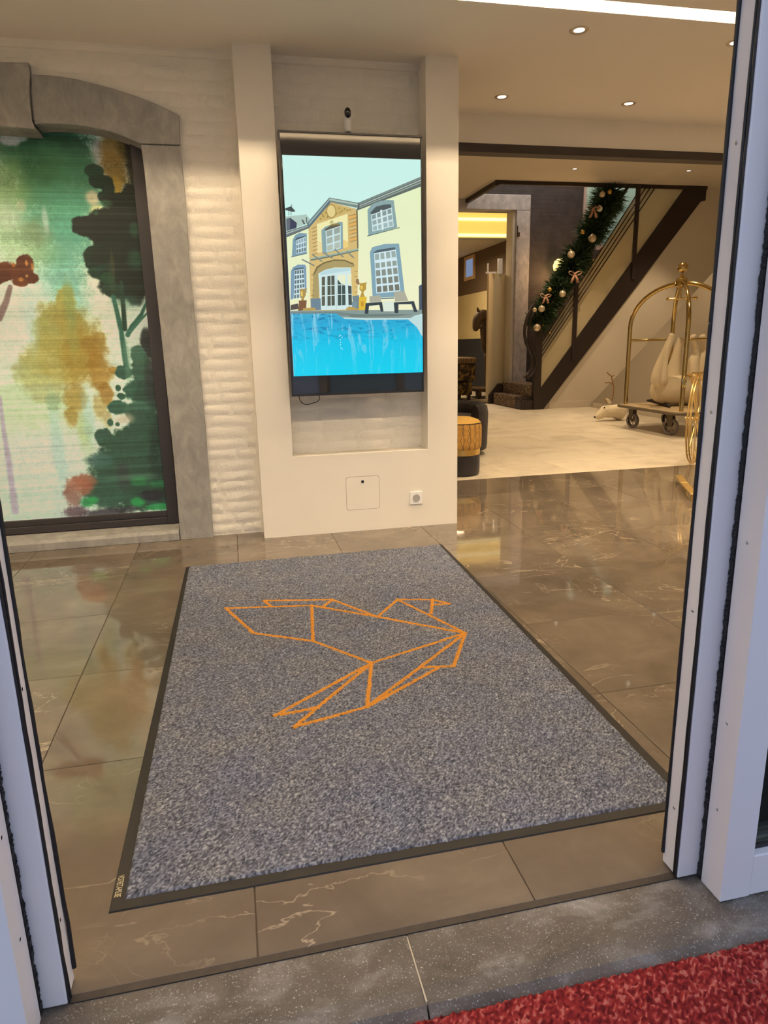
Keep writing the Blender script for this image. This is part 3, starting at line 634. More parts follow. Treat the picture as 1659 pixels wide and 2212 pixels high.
# windows
BS = (140, 170, 172)
draw([(0.8227,1.8871),(0.8517,1.9179),(0.8984,1.9351),(0.9449,1.9416),(0.9759,1.9394),(0.9931,1.7964),(0.8241,1.7532)], BS)
draw([(0.8179,1.7517),(1.0073,1.7984),(1.0088,1.7946),(0.8177,1.746)], (96, 120, 118))
draw([(0.8376,1.8711),(0.8719,1.9043),(0.9185,1.9159),(0.9589,1.9185),(0.9607,1.9012),(0.8451,1.8618)], (78, 92, 96))
grid([(0.8425,1.8618),(0.9627,1.9017),(0.9733,1.8028),(0.8489,1.7724)], 4, 3, (214, 238, 236), (136, 158, 160), .13, (176, 204, 206))
l_ = [(0.9014,1.8885),(0.9077,1.7825)]; line(l_[0], l_[1], .011, (220, 240, 238))
draw([(0.5569,1.7762),(0.5788,1.7951),(0.6604,1.8218),(0.6796,1.8206),(0.6765,1.6809),(0.5575,1.6518)], BS)
draw([(0.5757,1.7811),(0.6143,1.8039),(0.661,1.812),(0.6645,1.7962),(0.5803,1.7718)], (96, 92, 74))
grid([(0.5804,1.7742),(0.6672,1.8018),(0.6628,1.6832),(0.5821,1.6614)], 2, 3, (206, 232, 236), (156, 170, 160), .11, (196, 208, 190))
draw([(0.6045,1.8094),(0.6102,1.8271),(0.6229,1.8292),(0.6287,1.812),(0.6172,1.8133)], (196, 186, 124)); draw([(0.6016,1.8),(0.6145,1.8095),(0.6601,1.8148),(0.6598,1.8073),(0.6142,1.8011)], (150, 136, 84))
draw([(0.3952,1.7258),(0.4098,1.7491),(0.4327,1.7609),(0.4748,1.7591),(0.4696,1.6547),(0.3855,1.6369)], (126, 160, 176)); draw([(0.3815,1.6369),(0.4713,1.6575),(0.471,1.6528),(0.3813,1.6327)], (100, 120, 124))
draw([(0.406,1.7235),(0.4191,1.7367),(0.4667,1.7464),(0.4673,1.738),(0.4133,1.7213)], (74, 88, 98))
grid([(0.4144,1.7236),(0.4675,1.7427),(0.4675,1.6632),(0.4097,1.6525)], 4, 3, (204, 232, 240), (150, 170, 176), .13, (92, 110, 112))
draw([(0.3757,1.5592),(0.3874,1.5798),(0.4172,1.595),(0.456,1.595),(0.4627,1.5822),(0.4584,1.4453),(0.3659,1.4062)], (126, 158, 182))
draw([(0.3866,1.5638),(0.4017,1.5752),(0.448,1.5799),(0.4481,1.572),(0.3963,1.5647)], (80, 96, 108))
grid([(0.3978,1.5661),(0.4476,1.572),(0.4512,1.4196),(0.3832,1.4098)], 4, 6, (210, 236, 242), (88, 106, 106), .14, (120, 136, 130))
draw([(0.8302,1.662),(0.8444,1.6894),(0.9178,1.7073),(1.0023,1.7104),(1.0336,1.4207),(0.8398,1.412)], (134, 170, 184))
draw([(0.849,1.6596),(0.8737,1.6746),(0.9773,1.6902),(0.9825,1.6753),(0.8569,1.6521)], (82, 100, 106))
grid([(0.8543,1.6571),(0.9826,1.6778),(1.0062,1.4493),(0.8624,1.4374)], 4, 5, (214, 238, 244), (158, 176, 170), .13, (110, 108, 92))
l_ = [(0.9169,1.6674),(0.9341,1.4446)]; line(l_[0], l_[1], .009, (220, 242, 246)); l_ = [(0.8612,1.6072),(0.9898,1.6226)]; line(l_[0], l_[1], .007, (220, 242, 246))
draw([(0.8276,1.4094),(0.9668,1.4155),(0.9656,1.4078),(0.8326,1.4032)], (110, 134, 140))
# arched entrance
draw([(0.4889,1.4146),(0.5026,1.5499),(0.5212,1.5822),(0.5639,1.6054),(0.6236,1.6203),(0.683,1.6195),(0.7323,1.601),(0.7392,1.5847),(0.7216,1.5801),(0.6221,1.5814),(0.5418,1.5498),(0.5259,1.4143)], (176, 158, 102)); draw([(0.4944,1.5313),(0.5053,1.5545),(0.5213,1.5845),(0.5641,1.6081),(0.6237,1.623),(0.6831,1.6214),(0.7323,1.6029),(0.7392,1.5847),(0.7281,1.5964),(0.6828,1.6139),(0.6235,1.6156),(0.5637,1.5998),(0.5284,1.5776),(0.5124,1.5499)], (120, 108, 66))
for y_ in (120,175,230,285,340,395): pass
for (x_, z_) in [(0.4973,1.5406),(0.4959,1.5128),(0.4946,1.4848),(0.4933,1.4568),(0.492,1.4287),(0.7459,1.559),(0.745,1.5309),(0.7441,1.5026),(0.7432,1.4743),(0.7423,1.4458)]: line((x_-.009, z_), (x_+.010, z_), .0022, (150, 122, 70))
draw([(0.5295,1.5475),(0.5722,1.5684),(0.622,1.5786),(0.7166,1.5801),(0.7214,1.3505),(0.5329,1.3489)], (214, 238, 236)); draw([(0.5368,1.5475),(0.572,1.5647),(0.6218,1.5749),(0.7139,1.5768),(0.7135,1.5637),(0.5413,1.5382)], (190, 222, 226))
for (a_, c_) in (([(0.5483,1.5284),(0.5666,1.5312),(0.5599,1.3738),(0.5414,1.3711)], (92, 92, 74)), ([(0.5805,1.5326),(0.6213,1.5367),(0.6169,1.3741),(0.5742,1.3713)], (86, 90, 76)), ([(0.6384,1.5161),(0.6584,1.4912),(0.6812,1.4859),(0.6793,1.3749),(0.6339,1.373)], (70, 84, 78)), ([(0.6403,1.5385),(0.6833,1.5422),(0.6813,1.4887),(0.6585,1.4935),(0.6395,1.5189)], (240, 244, 204)), ([(0.6971,1.4816),(0.7171,1.4782),(0.7167,1.3746),(0.6964,1.3748)], (74, 82, 74)), ([(0.6953,1.5441),(0.7194,1.5469),(0.7172,1.4815),(0.6972,1.4839)], (236, 240, 204))): draw(a_, c_)
for L_ in ([(0.6004,1.5349),(0.5953,1.3729)], [(0.6617,1.5404),(0.657,1.3737)], [(0.5461,1.4799),(0.6207,1.4833)], [(0.5438,1.4259),(0.6191,1.4296)], [(0.6382,1.4861),(0.7183,1.4839)], [(0.6362,1.4333),(0.7177,1.4346)]): line(L_[0], L_[1], .004, (218, 240, 236))
for L_ in ([(0.5725,1.5289),(0.567,1.3523)], [(0.6292,1.5358),(0.625,1.3516)]): line(L_[0], L_[1], .0018, (160, 184, 188))
# ledge and canopy struts
draw([(0.4884,1.6279),(0.7627,1.6828),(0.7665,1.6733),(0.5872,1.6377),(0.488,1.6198)], (166, 186, 168)); draw([(0.488,1.6208),(0.5873,1.6387),(0.765,1.6743),(0.7622,1.6685),(0.587,1.6315),(0.4903,1.6151)], (104, 118, 102))
for L_ in ([(0.4405,1.6225),(0.5092,1.5895)], [(0.4994,1.6492),(0.5542,1.6124)], [(0.5619,1.6608),(0.6133,1.6297)], [(0.627,1.6782),(0.6763,1.6357)], [(0.6964,1.6663),(0.7363,1.6311)]): line(L_[0], L_[1], .0075, (112, 122, 112)); line((L_[0][0], L_[0][1]+.002), (L_[1][0], L_[1][1]+.002), .002, (170, 180, 168))
# stone bases, urns, loungers
draw([(0.4789,1.4123),(0.5358,1.4142),(0.5359,1.3489),(0.4783,1.3476)], (112, 136, 150)); draw([(0.7193,1.4232),(0.7595,1.4291),(0.7568,1.3444),(0.7319,1.3447)], (118, 138, 142)); draw([(0.7152,1.3927),(0.7457,1.3944),(0.7401,1.3455),(0.7167,1.3458)], (126, 150, 156))
draw([(0.4096,1.4012),(0.4563,1.4036),(0.4546,1.389),(0.4497,1.3489),(0.4042,1.3457),(0.4124,1.3894)], (128, 88, 50)); draw([(0.4153,1.4642),(0.4643,1.4663),(0.454,1.457),(0.4517,1.429),(0.4395,1.4103),(0.4425,1.4018),(0.4228,1.402),(0.4282,1.4104),(0.4193,1.4292),(0.4222,1.4563)], (178, 146, 70)); draw([(0.4254,1.4516),(0.4352,1.4525),(0.4357,1.4244),(0.4261,1.4268)], (238, 206, 104))
draw([(0.3644,1.3781),(0.4088,1.3871),(0.4073,1.3565),(0.3628,1.3499)], (84, 72, 62))
draw([(0.7584,1.4114),(0.7576,1.4181),(0.8049,1.4197),(0.8032,1.4111),(0.794,1.342),(0.7542,1.3415)], (230, 190, 52)); draw([(0.7685,1.3932),(0.7864,1.394),(0.7835,1.3667),(0.7692,1.3668)], (204, 150, 40))
draw([(0.7589,1.4931),(0.8072,1.4986),(0.8017,1.4835),(0.8026,1.4621),(0.7853,1.4456),(0.7922,1.4188),(0.7642,1.4181),(0.7752,1.4456),(0.762,1.4623),(0.7662,1.4836)], (190, 156, 62)); draw([(0.7686,1.4789),(0.7813,1.4807),(0.7807,1.4589),(0.7706,1.4618)], (244, 206, 90))
draw([(0.7446,1.5168),(0.7597,1.5191),(0.764,1.4931),(0.7586,1.4837),(0.7439,1.4956)], (150, 120, 84))
draw([(0.6811,1.3558),(0.6992,1.3676),(0.7218,1.3625),(0.757,1.3501),(0.7542,1.3406),(0.6832,1.3433)], (196, 160, 84)); draw([(0.4319,1.3586),(0.4641,1.362),(0.5037,1.3625),(0.5031,1.3483),(0.4337,1.3444)], (190, 160, 84))
draw([(1.1163,1.4773),(1.1348,1.4869),(1.1345,1.3311),(1.1164,1.3313)], (74, 84, 98))
draw([(0.3627,1.3471),(1.1346,1.3434),(1.134,1.2843),(0.7935,1.2893),(0.6613,1.2984),(0.617,1.3269),(0.3617,1.3301)], (138, 156, 150)); draw([(0.3623,1.3396),(0.6225,1.3393),(0.7638,1.3212),(0.6619,1.3153),(0.612,1.3279),(0.3618,1.3311)], (120, 138, 136)); draw([(0.6824,1.3222),(0.9442,1.3227),(1.0751,1.3171),(0.97,1.3077),(0.7124,1.3083)], (112, 128, 120))
draw([(0.8203,1.4224),(0.8845,1.4277),(0.8898,1.3911),(0.8199,1.387)], (178, 176, 156)); draw([(0.7963,1.3843),(0.8939,1.3901),(0.9019,1.3359),(0.8849,1.3361),(0.877,1.3739),(0.8163,1.3687),(0.8099,1.3244),(0.7894,1.3247)], (52, 62, 68))
draw([(0.9653,1.4454),(1.0297,1.4488),(1.0509,1.3945),(0.9715,1.3904)], (178, 176, 156)); draw([(0.9636,1.3866),(1.0855,1.3932),(1.1069,1.3305),(1.0858,1.3307),(1.0705,1.3758),(0.9921,1.3757),(0.9902,1.327),(0.9683,1.3273)], (52, 62, 68))
draw([(0.8975,1.392),(0.9638,1.3963),(0.9653,1.3371),(0.9009,1.3378)], (226, 238, 220))
draw([(0.6118,1.3231),(0.6566,1.3072),(0.7939,1.3004),(1.0643,1.2976),(1.0909,1.312),(1.1386,1.3212),(1.137,1.1372),(1.0954,1.2478),(1.0483,1.288),(0.7935,1.2888),(0.6713,1.2935)], (196, 226, 224))
mpic = bpy.data.meshes.new('picture'); mpic.from_pydata(pic['v'], [], pic['f'])
ca = mpic.color_attributes.new('tint', 'FLOAT_COLOR', 'POINT'); ca.data.foreach_set('color', np.array(pic['c'], dtype=np.float32).ravel())
t = NT('screen_picture'); a_ = t.n('ShaderNodeAttribute', attribute_name='tint'); t.set(Base_Color=(0, 0, 0), Roughness=.2); t.l(a_.outputs['Color'], t.b.inputs['Emission Color']); t.b.inputs['Emission Strength'].default_value = .93
mpic.materials.append(t.m); picture = link_mesh('picture', mpic, scr, 'lit screen picture of a cream mansion with a pediment behind a swimming pool')
t = NT('screen_water'); v = t.coord(scale=(1, 1, 1.0))
sep = t.n('ShaderNodeSeparateXYZ'); t.l(v, sep.inputs[0]); mr = t.n('ShaderNodeMapRange'); mr.inputs['From Min'].default_value = .98; mr.inputs['From Max'].default_value = 1.36; t.l(sep.outputs[2], mr.inputs[0])
wc = t.ramp(mr.outputs[0], [(.0, lin((0, 214, 246))), (.5, lin((8, 200, 240))), (.8, lin((40, 172, 218))), (1, lin((78, 176, 206)))])
vv = t.coord(scale=(7, 1, 30)); nz = t.noise(vv, 1.6, 4, .6, 1.4)
dkm = t.n('ShaderNodeMath', operation='MULTIPLY'); t.l(t.ramp(nz, [(.40, (1, 1, 1)), (.47, (0, 0, 0))]), dkm.inputs[0]); t.l(t.ramp(mr.outputs[0], [(.45, (0, 0, 0)), (.8, (1, 1, 1))]), dkm.inputs[1])
wc = t.mix(dkm.outputs[0], wc, lin((14, 120, 176)))
v2 = t.coord(scale=(16, 1, 3.2)); n2_ = t.noise(v2, 1.2, 4, .6, 1.2)
ltm = t.n('ShaderNodeMath', operation='MULTIPLY'); t.l(t.ramp(n2_, [(.54, (0, 0, 0)), (.60, (.75, .75, .75))]), ltm.inputs[0]); t.l(t.ramp(mr.outputs[0], [(.15, (.15, .15, .15)), (.9, (1, 1, 1))]), ltm.inputs[1])
wc = t.mix(ltm.outputs[0], wc, lin((150, 222, 240)))
t.set(Base_Color=(0, 0, 0), Roughness=.2); t.l(wc, t.b.inputs['Emission Color']); t.b.inputs['Emission Strength'].default_value = .93
wp = [(min(max(p[0], PXA), PXB), min(max(p[1], PZA), PZB)) for p in [(0.3594,1.3311),(0.6221,1.3287),(0.6714,1.2983),(0.7936,1.2907),(1.0484,1.2895),(1.1007,1.2467),(1.1482,1.1872),(1.1462,0.9334),(0.3391,0.9598)]]
MB().add([(p[0], TVY+.0058-.00007*(layer[0]+3), p[1]) for p in wp], [tuple(range(len(wp)))]).build('picture_pool', t.m, scr)
layer[0] += 5
# sparkle and fallen highlights on the water
b = MB()
for (x_, z_) in [(0.6349,1.2021),(0.6408,1.1825),(0.6423,1.1678),(0.6397,1.1532),(0.6426,1.136),(0.65,1.1294),(0.6417,1.2068),(0.6514,1.1944)]: b.add([(x_-.003, TVY+.0058-.00007*layer[0], z_), (x_, TVY+.0058-.00007*layer[0], z_-.004), (x_+.003, TVY+.0058-.00007*layer[0], z_), (x_, TVY+.0058-.00007*layer[0], z_+.004)], [(0, 1, 2, 3)])
b.build('picture_sparkle', emit('sparkle', lin((220, 246, 250)), .9), scr)
# cable under the television
cb = [(0.3978,0.8669),(0.4019,0.839),(0.4148,0.8162),(0.4368,0.8041),(0.4651,0.8058),(0.4881,0.8133),(0.5111,0.818),(0.5232,0.8343),(0.5247,0.8678)]
b = MB(); b.tube([(p[0], 4.2, p[1]) for p in cb], .0026, 6); cable = b.build('power_cable', M['rubber'], tv, True)

# ---- small camera standing on the television
sc = thing('security_camera', 'small white security camera with a black lens on the television', 'camera', (.746, 4.17, 2.276))
b = MB(); b.lathe([(.0, 0), (.019, 0), (.0205, .004), (.0205, .055), (.019, .06), (0, .06)], (.746, 4.17, 2.312), 24); b.build('body', M['white'], sc, True)
b = MB(); b.lathe([(0, -.002), (.017, 0), (.0215, .012), (.022, .03), (.020, .046), (.013, .058), (0, .063)], (.746, 4.17, 2.374), 24); b.build('head', M['white'], sc, True)
b = MB(); b.ball((.746, 4.155, 2.405), .019, 20, 1, .75, 1.45); b.build('lens', flat('lens_black', (.008, .008, .009), .15), sc, True)
b = MB(); b.lathe([(0, 0), (.006, 0), (.006, .037), (0, .037)], (.746, 4.17, 2.276), 12); b.lathe([(0, 0), (.018, 0), (.018, .003), (0, .003)], (.746, 4.17, 2.276), 20); b.build('stand', M['black'], sc, True)

# ---- access hatch and socket
ht = thing('access_hatch', 'flush square service hatch in the screen wall below the niche', 'hatch', (.763, 4.13, .245))
HX0, HX1, HZ0, HZ1 = .656, .870, .139, .352
def rrect(x0, x1, z0, z1, r, n=5):
    out_ = []
    for (cx0, cz0, a0) in ((x1-r, z1-r, 0), (x0+r, z1-r, PI/2), (x0+r, z0+r, PI), (x1-r, z0+r, 1.5*PI)):
        for k in range(n+1): out_.append((cx0+r*math.cos(a0+PI/2*k/n), cz0+r*math.sin(a0+PI/2*k/n)))
    return out_
MB().prism(rrect(HX0, HX1, HZ0, HZ1, .016), 'y', PY-.0006, PY+.001).build('shadow_gap', flat('hatch_gap', lin((112, 96, 78)), .8), ht)
MB().prism(rrect(HX0+.0018, HX1-.0018, HZ0+.0018, HZ1-.0018, .015), 'y', PY-.0012, PY+.001).build('panel', M['plaster'], ht)
b = MB(); b.lathe([(0, -.003), (.0085, -.003), (.0095, 0), (.0095, .002), (0, .002)], (.763, PY-.0015, .318), 18, 'y'); b.build('finger_hole', M['black'], ht)
so = thing('wall_socket', 'white single power socket low on the screen wall', 'socket', (1.108, 4.13, .191))
MB().prism(rrect(1.067, 1.149, .149, .232, .008), 'y', PY-.009, PY).build('cover_plate', M['white'], so, bevel=.002)
b = MB(); b.lathe([(.024, -.0025), (.024, 0), (.0215, -.0004), (.020, .0), (0, .001)][::-1], (1.108, PY-.0098, .191), 28, 'y'); b.build('socket_well', flat('socket_well', (.38, .37, .36), .4), so, True)  # grey colour puts the shade of a recess on a shallow disc
b = MB(); b.lathe([(0, -.004), (.0032, -.003), (.0032, 0)], (1.108, PY-.0105, .203), 10, 'y'); b.build('earth_pin', M['screw'], so, True)
for dx in (-.0095, .0095):
    b = MB(); b.lathe([(0, -.0005), (.0026, -.0005), (.0026, .0005)], (1.108+dx, PY-.0108, .191), 10, 'y'); b.build('pin_hole', M['black'], so)

# ================================================================= LOBBY MAT
mat_t = thing('door_mat', 'large grey blue entrance mat with an orange line bird on it', 'mat', (.40, 2.48, 0))
b = MB()
FL, FR, BLc, BRc = (-.334, 1.300), (1.086, 1.300), (-.309, 3.676), (1.144, 3.684)
b.hexa([(*FL, .0008), (*FR, .0008), (*BRc, .0008), (*BLc, .0008), (FL[0]+.002, FL[1]+.002, .0035), (FR[0]-.002, FR[1]+.002, .0035), (BRc[0]-.002, BRc[1]-.002, .0035), (BLc[0]+.002, BLc[1]-.002, .0035)])
t = NT('mat_rubber'); t.set(Base_Color=lin((20, 17, 15)), Roughness=.6); t.bump(t.noise(t.coord(), 260, 2), .25, .001); M['matrubber'] = t.m
b.build('rubber_border', t.m, mat_t)
t = NT('mat_pile'); at = t.n('ShaderNodeAttribute', attribute_name='tuft'); sp = t.n('ShaderNodeSeparateColor'); t.l(at.outputs['Color'], sp.inputs[0])
c = t.ramp(sp.outputs[0], [(0, lin((48, 50, 58))), (.3, lin((80, 83, 94))), (.6, lin((105, 108, 119))), (.85, lin((132, 135, 143))), (1, lin((170, 171, 174)))])
bl = t.ramp(t.noise(t.coord(), 5, 4, .65), [(.35, (.84, .88, 1.0)), (.65, (1.0, .985, .96))])
t.color(t.mix(1.0, c, bl, 'MULTIPLY')); t.set(Roughness=.95); t.b.inputs['Specular IOR Level'].default_value = .15; M['matpile'] = t.m
pile = tuft_sheet('pile', 0, 1.36, 0, 2.33, .0041, .0085, .0017, M['matpile'], 9, mat_t)
n_ = len(pile.data.vertices); co = np.empty(n_*3); pile.data.vertices.foreach_get('co', co); co = co.reshape(-1, 3)
u = co[:, 0]/1.36; w = co[:, 1]/2.33
pa, pb, pc, pd = (-.305, 1.328), (1.056, 1.328), (-.290, 3.662), (1.124, 3.670)
co[:, 0] = (pa[0]*(1-u)+pb[0]*u)*(1-w)+(pc[0]*(1-u)+pd[0]*u)*w; co[:, 1] = (pa[1]*(1-u)+pb[1]*u)*(1-w)+(pc[1]*(1-u)+pd[1]*u)*w
pile.data.vertices.foreach_set('co', co.ravel()); pile.data.update(); pile['kind'] = 'stuff'
E = dict(zip('abcdefghijklmnopqrstuvw', [(-0.0948,2.9841),(0.0174,2.6721),(0.2463,2.5288),(0.2866,2.9128),(0.0799,3.0313),(0.106,2.953),(0.3871,2.96),(0.3341,2.8848),(0.5468,2.7031),(0.6787,2.8778),(0.8344,2.8338),(0.8923,2.7638),(0.8177,2.7722),(0.7782,2.6697),(0.8561,2.4419),(0.7193,2.1775),(0.6016,2.1982),(0.4347,2.2805),(0.3575,1.9763),(0.0596,1.9979),(0.1987,2.0126),(0.1145,1.9148),(0.6625,2.1791)]))
em = MB(); rge = random.Random(4)
def strip(p, q, w0=.017):
    L = math.dist(p, q); n = max(2, int(L/.004)); d = ((q[0]-p[0])/L, (q[1]-p[1])/L); nn = (-d[1], d[0])
    vs = []; 
    for i in range(n+1):
        t_ = -.006 + (L+.012)*i/n; x = p[0]+d[0]*t_; y = p[1]+d[1]*t_
        for s_ in (-1, -.33, .33, 1):
            o_ = s_*w0/2 + rge.uniform(-.0016, .0016); vs.append((x+nn[0]*o_+rge.uniform(-.001, .001), y+nn[1]*o_, (.0118 if abs(s_) < .5 else .0075)+rge.uniform(-.0016, .0016)))
    fs = []
    for i in range(n):
        for k in range(3): a = i*4+k; fs.append((a, a+4, a+5, a+1))
    em.add(vs, fs)
for s_ in 'ab bc cd ad di io cr ro ef eg gh gi ij jk kl lm kn jo op pq os ws rs sv vu ur tr tu'.split(): strip(E[s_[0]], E[s_[1]])
t = NT('orange_pile'); t.color(t.ramp(t.noise(t.coord(), 240, 2), [(.3, lin((166, 104, 24))), (.7, lin((208, 144, 48)))])); t.set(Roughness=.95)
em.build('bird_emblem', t.m, mat_t, label='orange outline of a folded paper bird woven into the pile')
# printed word on the rubber edge
fc = bpy.data.curves.new('printed_word', 'FONT'); fc.body = 'VOTRETAPIS.BE'; fc.size = .0185; fc.align_x = 'CENTER'; fc.align_y = 'CENTER'
fo = bpy.data.objects.new('tmp_text', fc); COL.objects.link(fo); bpy.context.view_layer.update()
tm = bpy.data.meshes.new_from_object(fo.evaluated_get(bpy.context.evaluated_depsgraph_get())); bpy.data.objects.remove(fo)
xs = [v_.co.x for v_ in tm.vertices]; wd = max(xs)-min(xs)
tw = [(-0.3233,1.4033),(-0.3208,1.3384)]
LT = math.dist(tw[0], tw[1]); cxm = ((tw[0][0]+tw[1][0])/2, (tw[0][1]+tw[1][1])/2)
for v_ in tm.vertices:
    x, y = v_.co.x*LT/wd, v_.co.y*1.05
    v_.co = (cxm[0]+y, cxm[1]-x, .0042)
tm.materials.append(flat('mat_print', lin((214, 200, 160)), .6)); link_mesh('printed_word', tm, mat_t)
MB().box(1.098, 1.122, 3.655, 3.668, .0036, .0045).build('corner_tag', flat('tag_pale', lin((190, 186, 160)), .6), mat_t)

# ================================================================= SLIDING ENTRANCE DOORS
DZ = 2.32
def zigzag(pts_n, x0, x1, y0, y1, z0, z1, seed, name, parent):
    # brush seal: a dense row of bristle tufts
    rg = random.Random(seed); b = MB(); z = z0
    while z < z1:
        h = rg.uniform(.0018, .0045); e0 = locals().get('e', 0); e = max(-.003, min(.003, e0*.6 + rg.uniform(-.0016, .0016)))
        b.hexa([(x0, y0, z), (x1+e, y0, z), (x1+e*.7, y1, z), (x0, y1, z), (x0, y0, z+h), (x1+e+rg.uniform(-.002, .002), y0, z+h), (x1+e, y1, z+h), (x0, y1, z+h)]); z += h
    return b.build(name, M['rubber'], parent)
def wavy_seal(x, y, r, z0, z1, seed, name, parent, amp=.0022):
    rg = random.Random(seed); n = 46; pts = []; a = 0
    for i in range(n+1):
        a = a*.8 + rg.uniform(-1, 1)*.5; pts.append((x+amp*a, y+amp*.6*a, z0+(z1-z0)*i/n))
    b = MB(); b.tube(pts, [r*(1+.18*rg.uniform(-1, 1)) for _ in pts], 8); return b.build(name, M['rubber'], parent, True)
def sliding_leaf(name, xe, sgn, label, seed):
    # xe: x of the closing edge; sgn +1 body extends to +x
    d = thing(name, label, 'door', (xe+sgn*.4, 1.125, .004), kind='structure')
    X = lambda a: xe+sgn*a
    def bx(a0, a1, y0, y1, z0, z1, nm, m, bev=.003, **k):
        return MB().box(min(X(a0), X(a1)), max(X(a0), X(a1)), y0, y1, z0, z1).build(nm, m, d, bevel=bev, **k)
    bx(0, .075, 1.096, 1.152, .004, DZ, 'closing_stile', M['alu'])
    bx(.80, .875, 1.096, 1.152, .004, DZ, 'rear_stile', M['alu'])
    bx(.075, .80, 1.098, 1.150, .004, .11, 'bottom_rail', M['alu']); bx(.075, .80, 1.098, 1.150, DZ-.09, DZ, 'top_rail', M['alu'])
    bx(.075, .80, 1.118, 1.132, .11, DZ-.09, 'glass_pane', M['glass'], 0)
    wavy_seal(X(-.0015), 1.1005, .0026, .006, DZ, seed, 'rubber_seal', d, .0012); wavy_seal(X(-.002), 1.1065, .0024, .006, DZ, seed+1, 'rubber_seal', d, .0014)
    s_ = wavy_seal(X(-.002), 1.149, .0042, .03, DZ, seed+2, 'rubber_seal', d, .0022)
    for z in (.16, .62, 1.02, 1.48, 1.9):
        b = MB(); b.lathe([(0, -.0014), (.0028, -.0012), (.0036, 0)], (X(0), 1.127, z), 12, 'x'); b.build('screw', M['screw'], d)
    return d
t = NT('door_glass'); gl = t.n('ShaderNodeBsdfGlossy'); gl.inputs['Roughness'].default_value = .02; tp = t.n('ShaderNodeBsdfTransparent'); tp.inputs['Color'].default_value = (.86, .92, .90, 1)
fr = t.n('ShaderNodeFresnel'); fr.inputs['IOR'].default_value = 1.5; mxs = t.n('ShaderNodeMixShader'); t.l(fr.outputs[0], mxs.inputs[0]); t.l(tp.outputs[0], mxs.inputs[1]); t.l(gl.outputs[0], mxs.inputs[2]); t.l(mxs.outputs[0], t.out.inputs[0]); M['glass'] = t.m
sliding_leaf('door_1', -.371, -1, 'white framed sliding door leaf pushed open at the left of the doorway', 21)
sliding_leaf('door_2', .8785, 1, 'white framed sliding door leaf pushed open at the right of the doorway', 31)
def sidelight(name, xe, sgn, label, seed):
    d = thing(name, label, 'window', (xe+sgn*.7, 1.05, 0), kind='structure'); X = lambda a: xe+sgn*a
    def bx(a0, a1, y0, y1, z0, z1, nm, m, bev=.0025):
        return MB().box(min(X(a0), X(a1)), max(X(a0), X(a1)), y0, y1, z0, z1).build(nm, m, d, bevel=bev)
    bx(0, .072, 1.020, 1.082, 0, DZ, 'post', M['alu']); bx(1.46, 1.53, 1.020, 1.082, 0, DZ, 'post', M['alu'])
    bx(.0725, 1.46, 1.022, 1.080, 0, .098, 'bottom_rail', M['alu']); bx(.0725, 1.46, 1.022, 1.080, DZ-.09, DZ, 'top_rail', M['alu'])
    bx(.072, 1.46, 1.048, 1.060, .098, DZ-.09, 'glass_pane', M['glass'], 0)
    bx(.072, 1.46, 1.040, 1.046, .098, .108, 'glazing_bead', M['rubber'], 0)
    x0, x1 = (X(.010), X(-.001))
    zigzag(0, x0, x1, 1.083, 1.0935, .004, DZ, seed, 'brush_seal', d)
    for z in (.20, .40, .78, 1.22, 1.7):
        b = MB(); b.lathe([(0, -.0012), (.0026, -.001), (.0034, 0)], (X(0), 1.055, z), 12, 'x'); b.build('screw', M['screw'], d)
    return d
sidelight('window_1', -.413, -1, 'white framed fixed glass panel left of the doorway', 41)
sidelight('window_2', .926, 1, 'white framed fixed glass panel right of the doorway', 51)
tagobj(MB().box(-1.95, 2.5, 1.02, 1.16, DZ, DZ+.12).build('trim_6', M['alu']), 'white head rail above the sliding doors', 'trim', kind='structure')

# ================================================================= DOWNLIGHTS
def downlight(x, y, z, label, w=SPOT_W, group='recessed ceiling spotlights', glow='hot'):
    d = thing('ceiling_spotlight', label, 'spotlight', (x, y, z), group=group)
    b = MB(); b.lathe([(.034, -.001), (.036, -.004), (.046, -.004), (.049, -.001), (.049, .001), (.034, .004)], (x, y, z), 28); b.build('trim_ring', M['chrome'], d, True)
    b = MB(); b.lathe([(0, -.002), (.022, -.0018), (.034, -.0002), (.034, .002), (0, .002)], (x, y, z), 24); b.build('lamp', M[glow], d, True)
    l_ = bpy.data.lights.new('spot_beam', 'SPOT'); l_.energy = w; l_.color = WARM; l_.spot_size = math.radians(84); l_.spot_blend = .65; l_.shadow_soft_size = .035
    lo = bpy.data.objects.new('spot_beam', l_); COL.objects.link(lo); lo.parent = d; lo.location = (0, 0, -.02)
    return d
for (x, y, lb) in ((1.891, 3.698, 'lobby ceiling spotlight nearest the bright light slot'), (2.823, 3.702, 'lobby ceiling spotlight half hidden by the right door edge'),
                   (1.870, 4.695, 'lobby ceiling spotlight beside the right upright of the screen wall'), (2.787, 4.690, 'lobby ceiling spotlight above the dark strip, right of centre')): downlight(x, y, ZC, lb)
for (x, y, lb) in ((5.15, 10.03, 'bright hall ceiling spotlight in front of the stair opening'), (6.96, 9.92, 'dim hall ceiling spotlight near the top of the stairs')): downlight(x, y, ZH, lb, SPOT_W*2.3, 'hall ceiling spotlights')
for (x, y, lb) in ((3.74, 3.70, 'nearer the entrance'), (3.74, 4.69, 'nearer the bulkhead')): downlight(x, y, ZC, 'lobby ceiling spotlight beyond the right edge, '+lb, SPOT_W, 'hidden lobby spotlights')
for (x, y, lb) in ((3.3, 10.0, 'left of the stair opening'), (3.3, 7.8, 'above the tub chairs'), (5.15, 7.8, 'above the luggage cart'), (6.96, 7.8, 'over the sloping cheek wall'), (3.3, 6.0, 'in front of the yellow pouf'), (5.15, 6.0, 'above the gilded carriage')): downlight(x, y, ZH, 'hall ceiling spotlight hidden by the bulkhead, '+lb, SPOT_W*2.3, 'hidden hall spotlights')
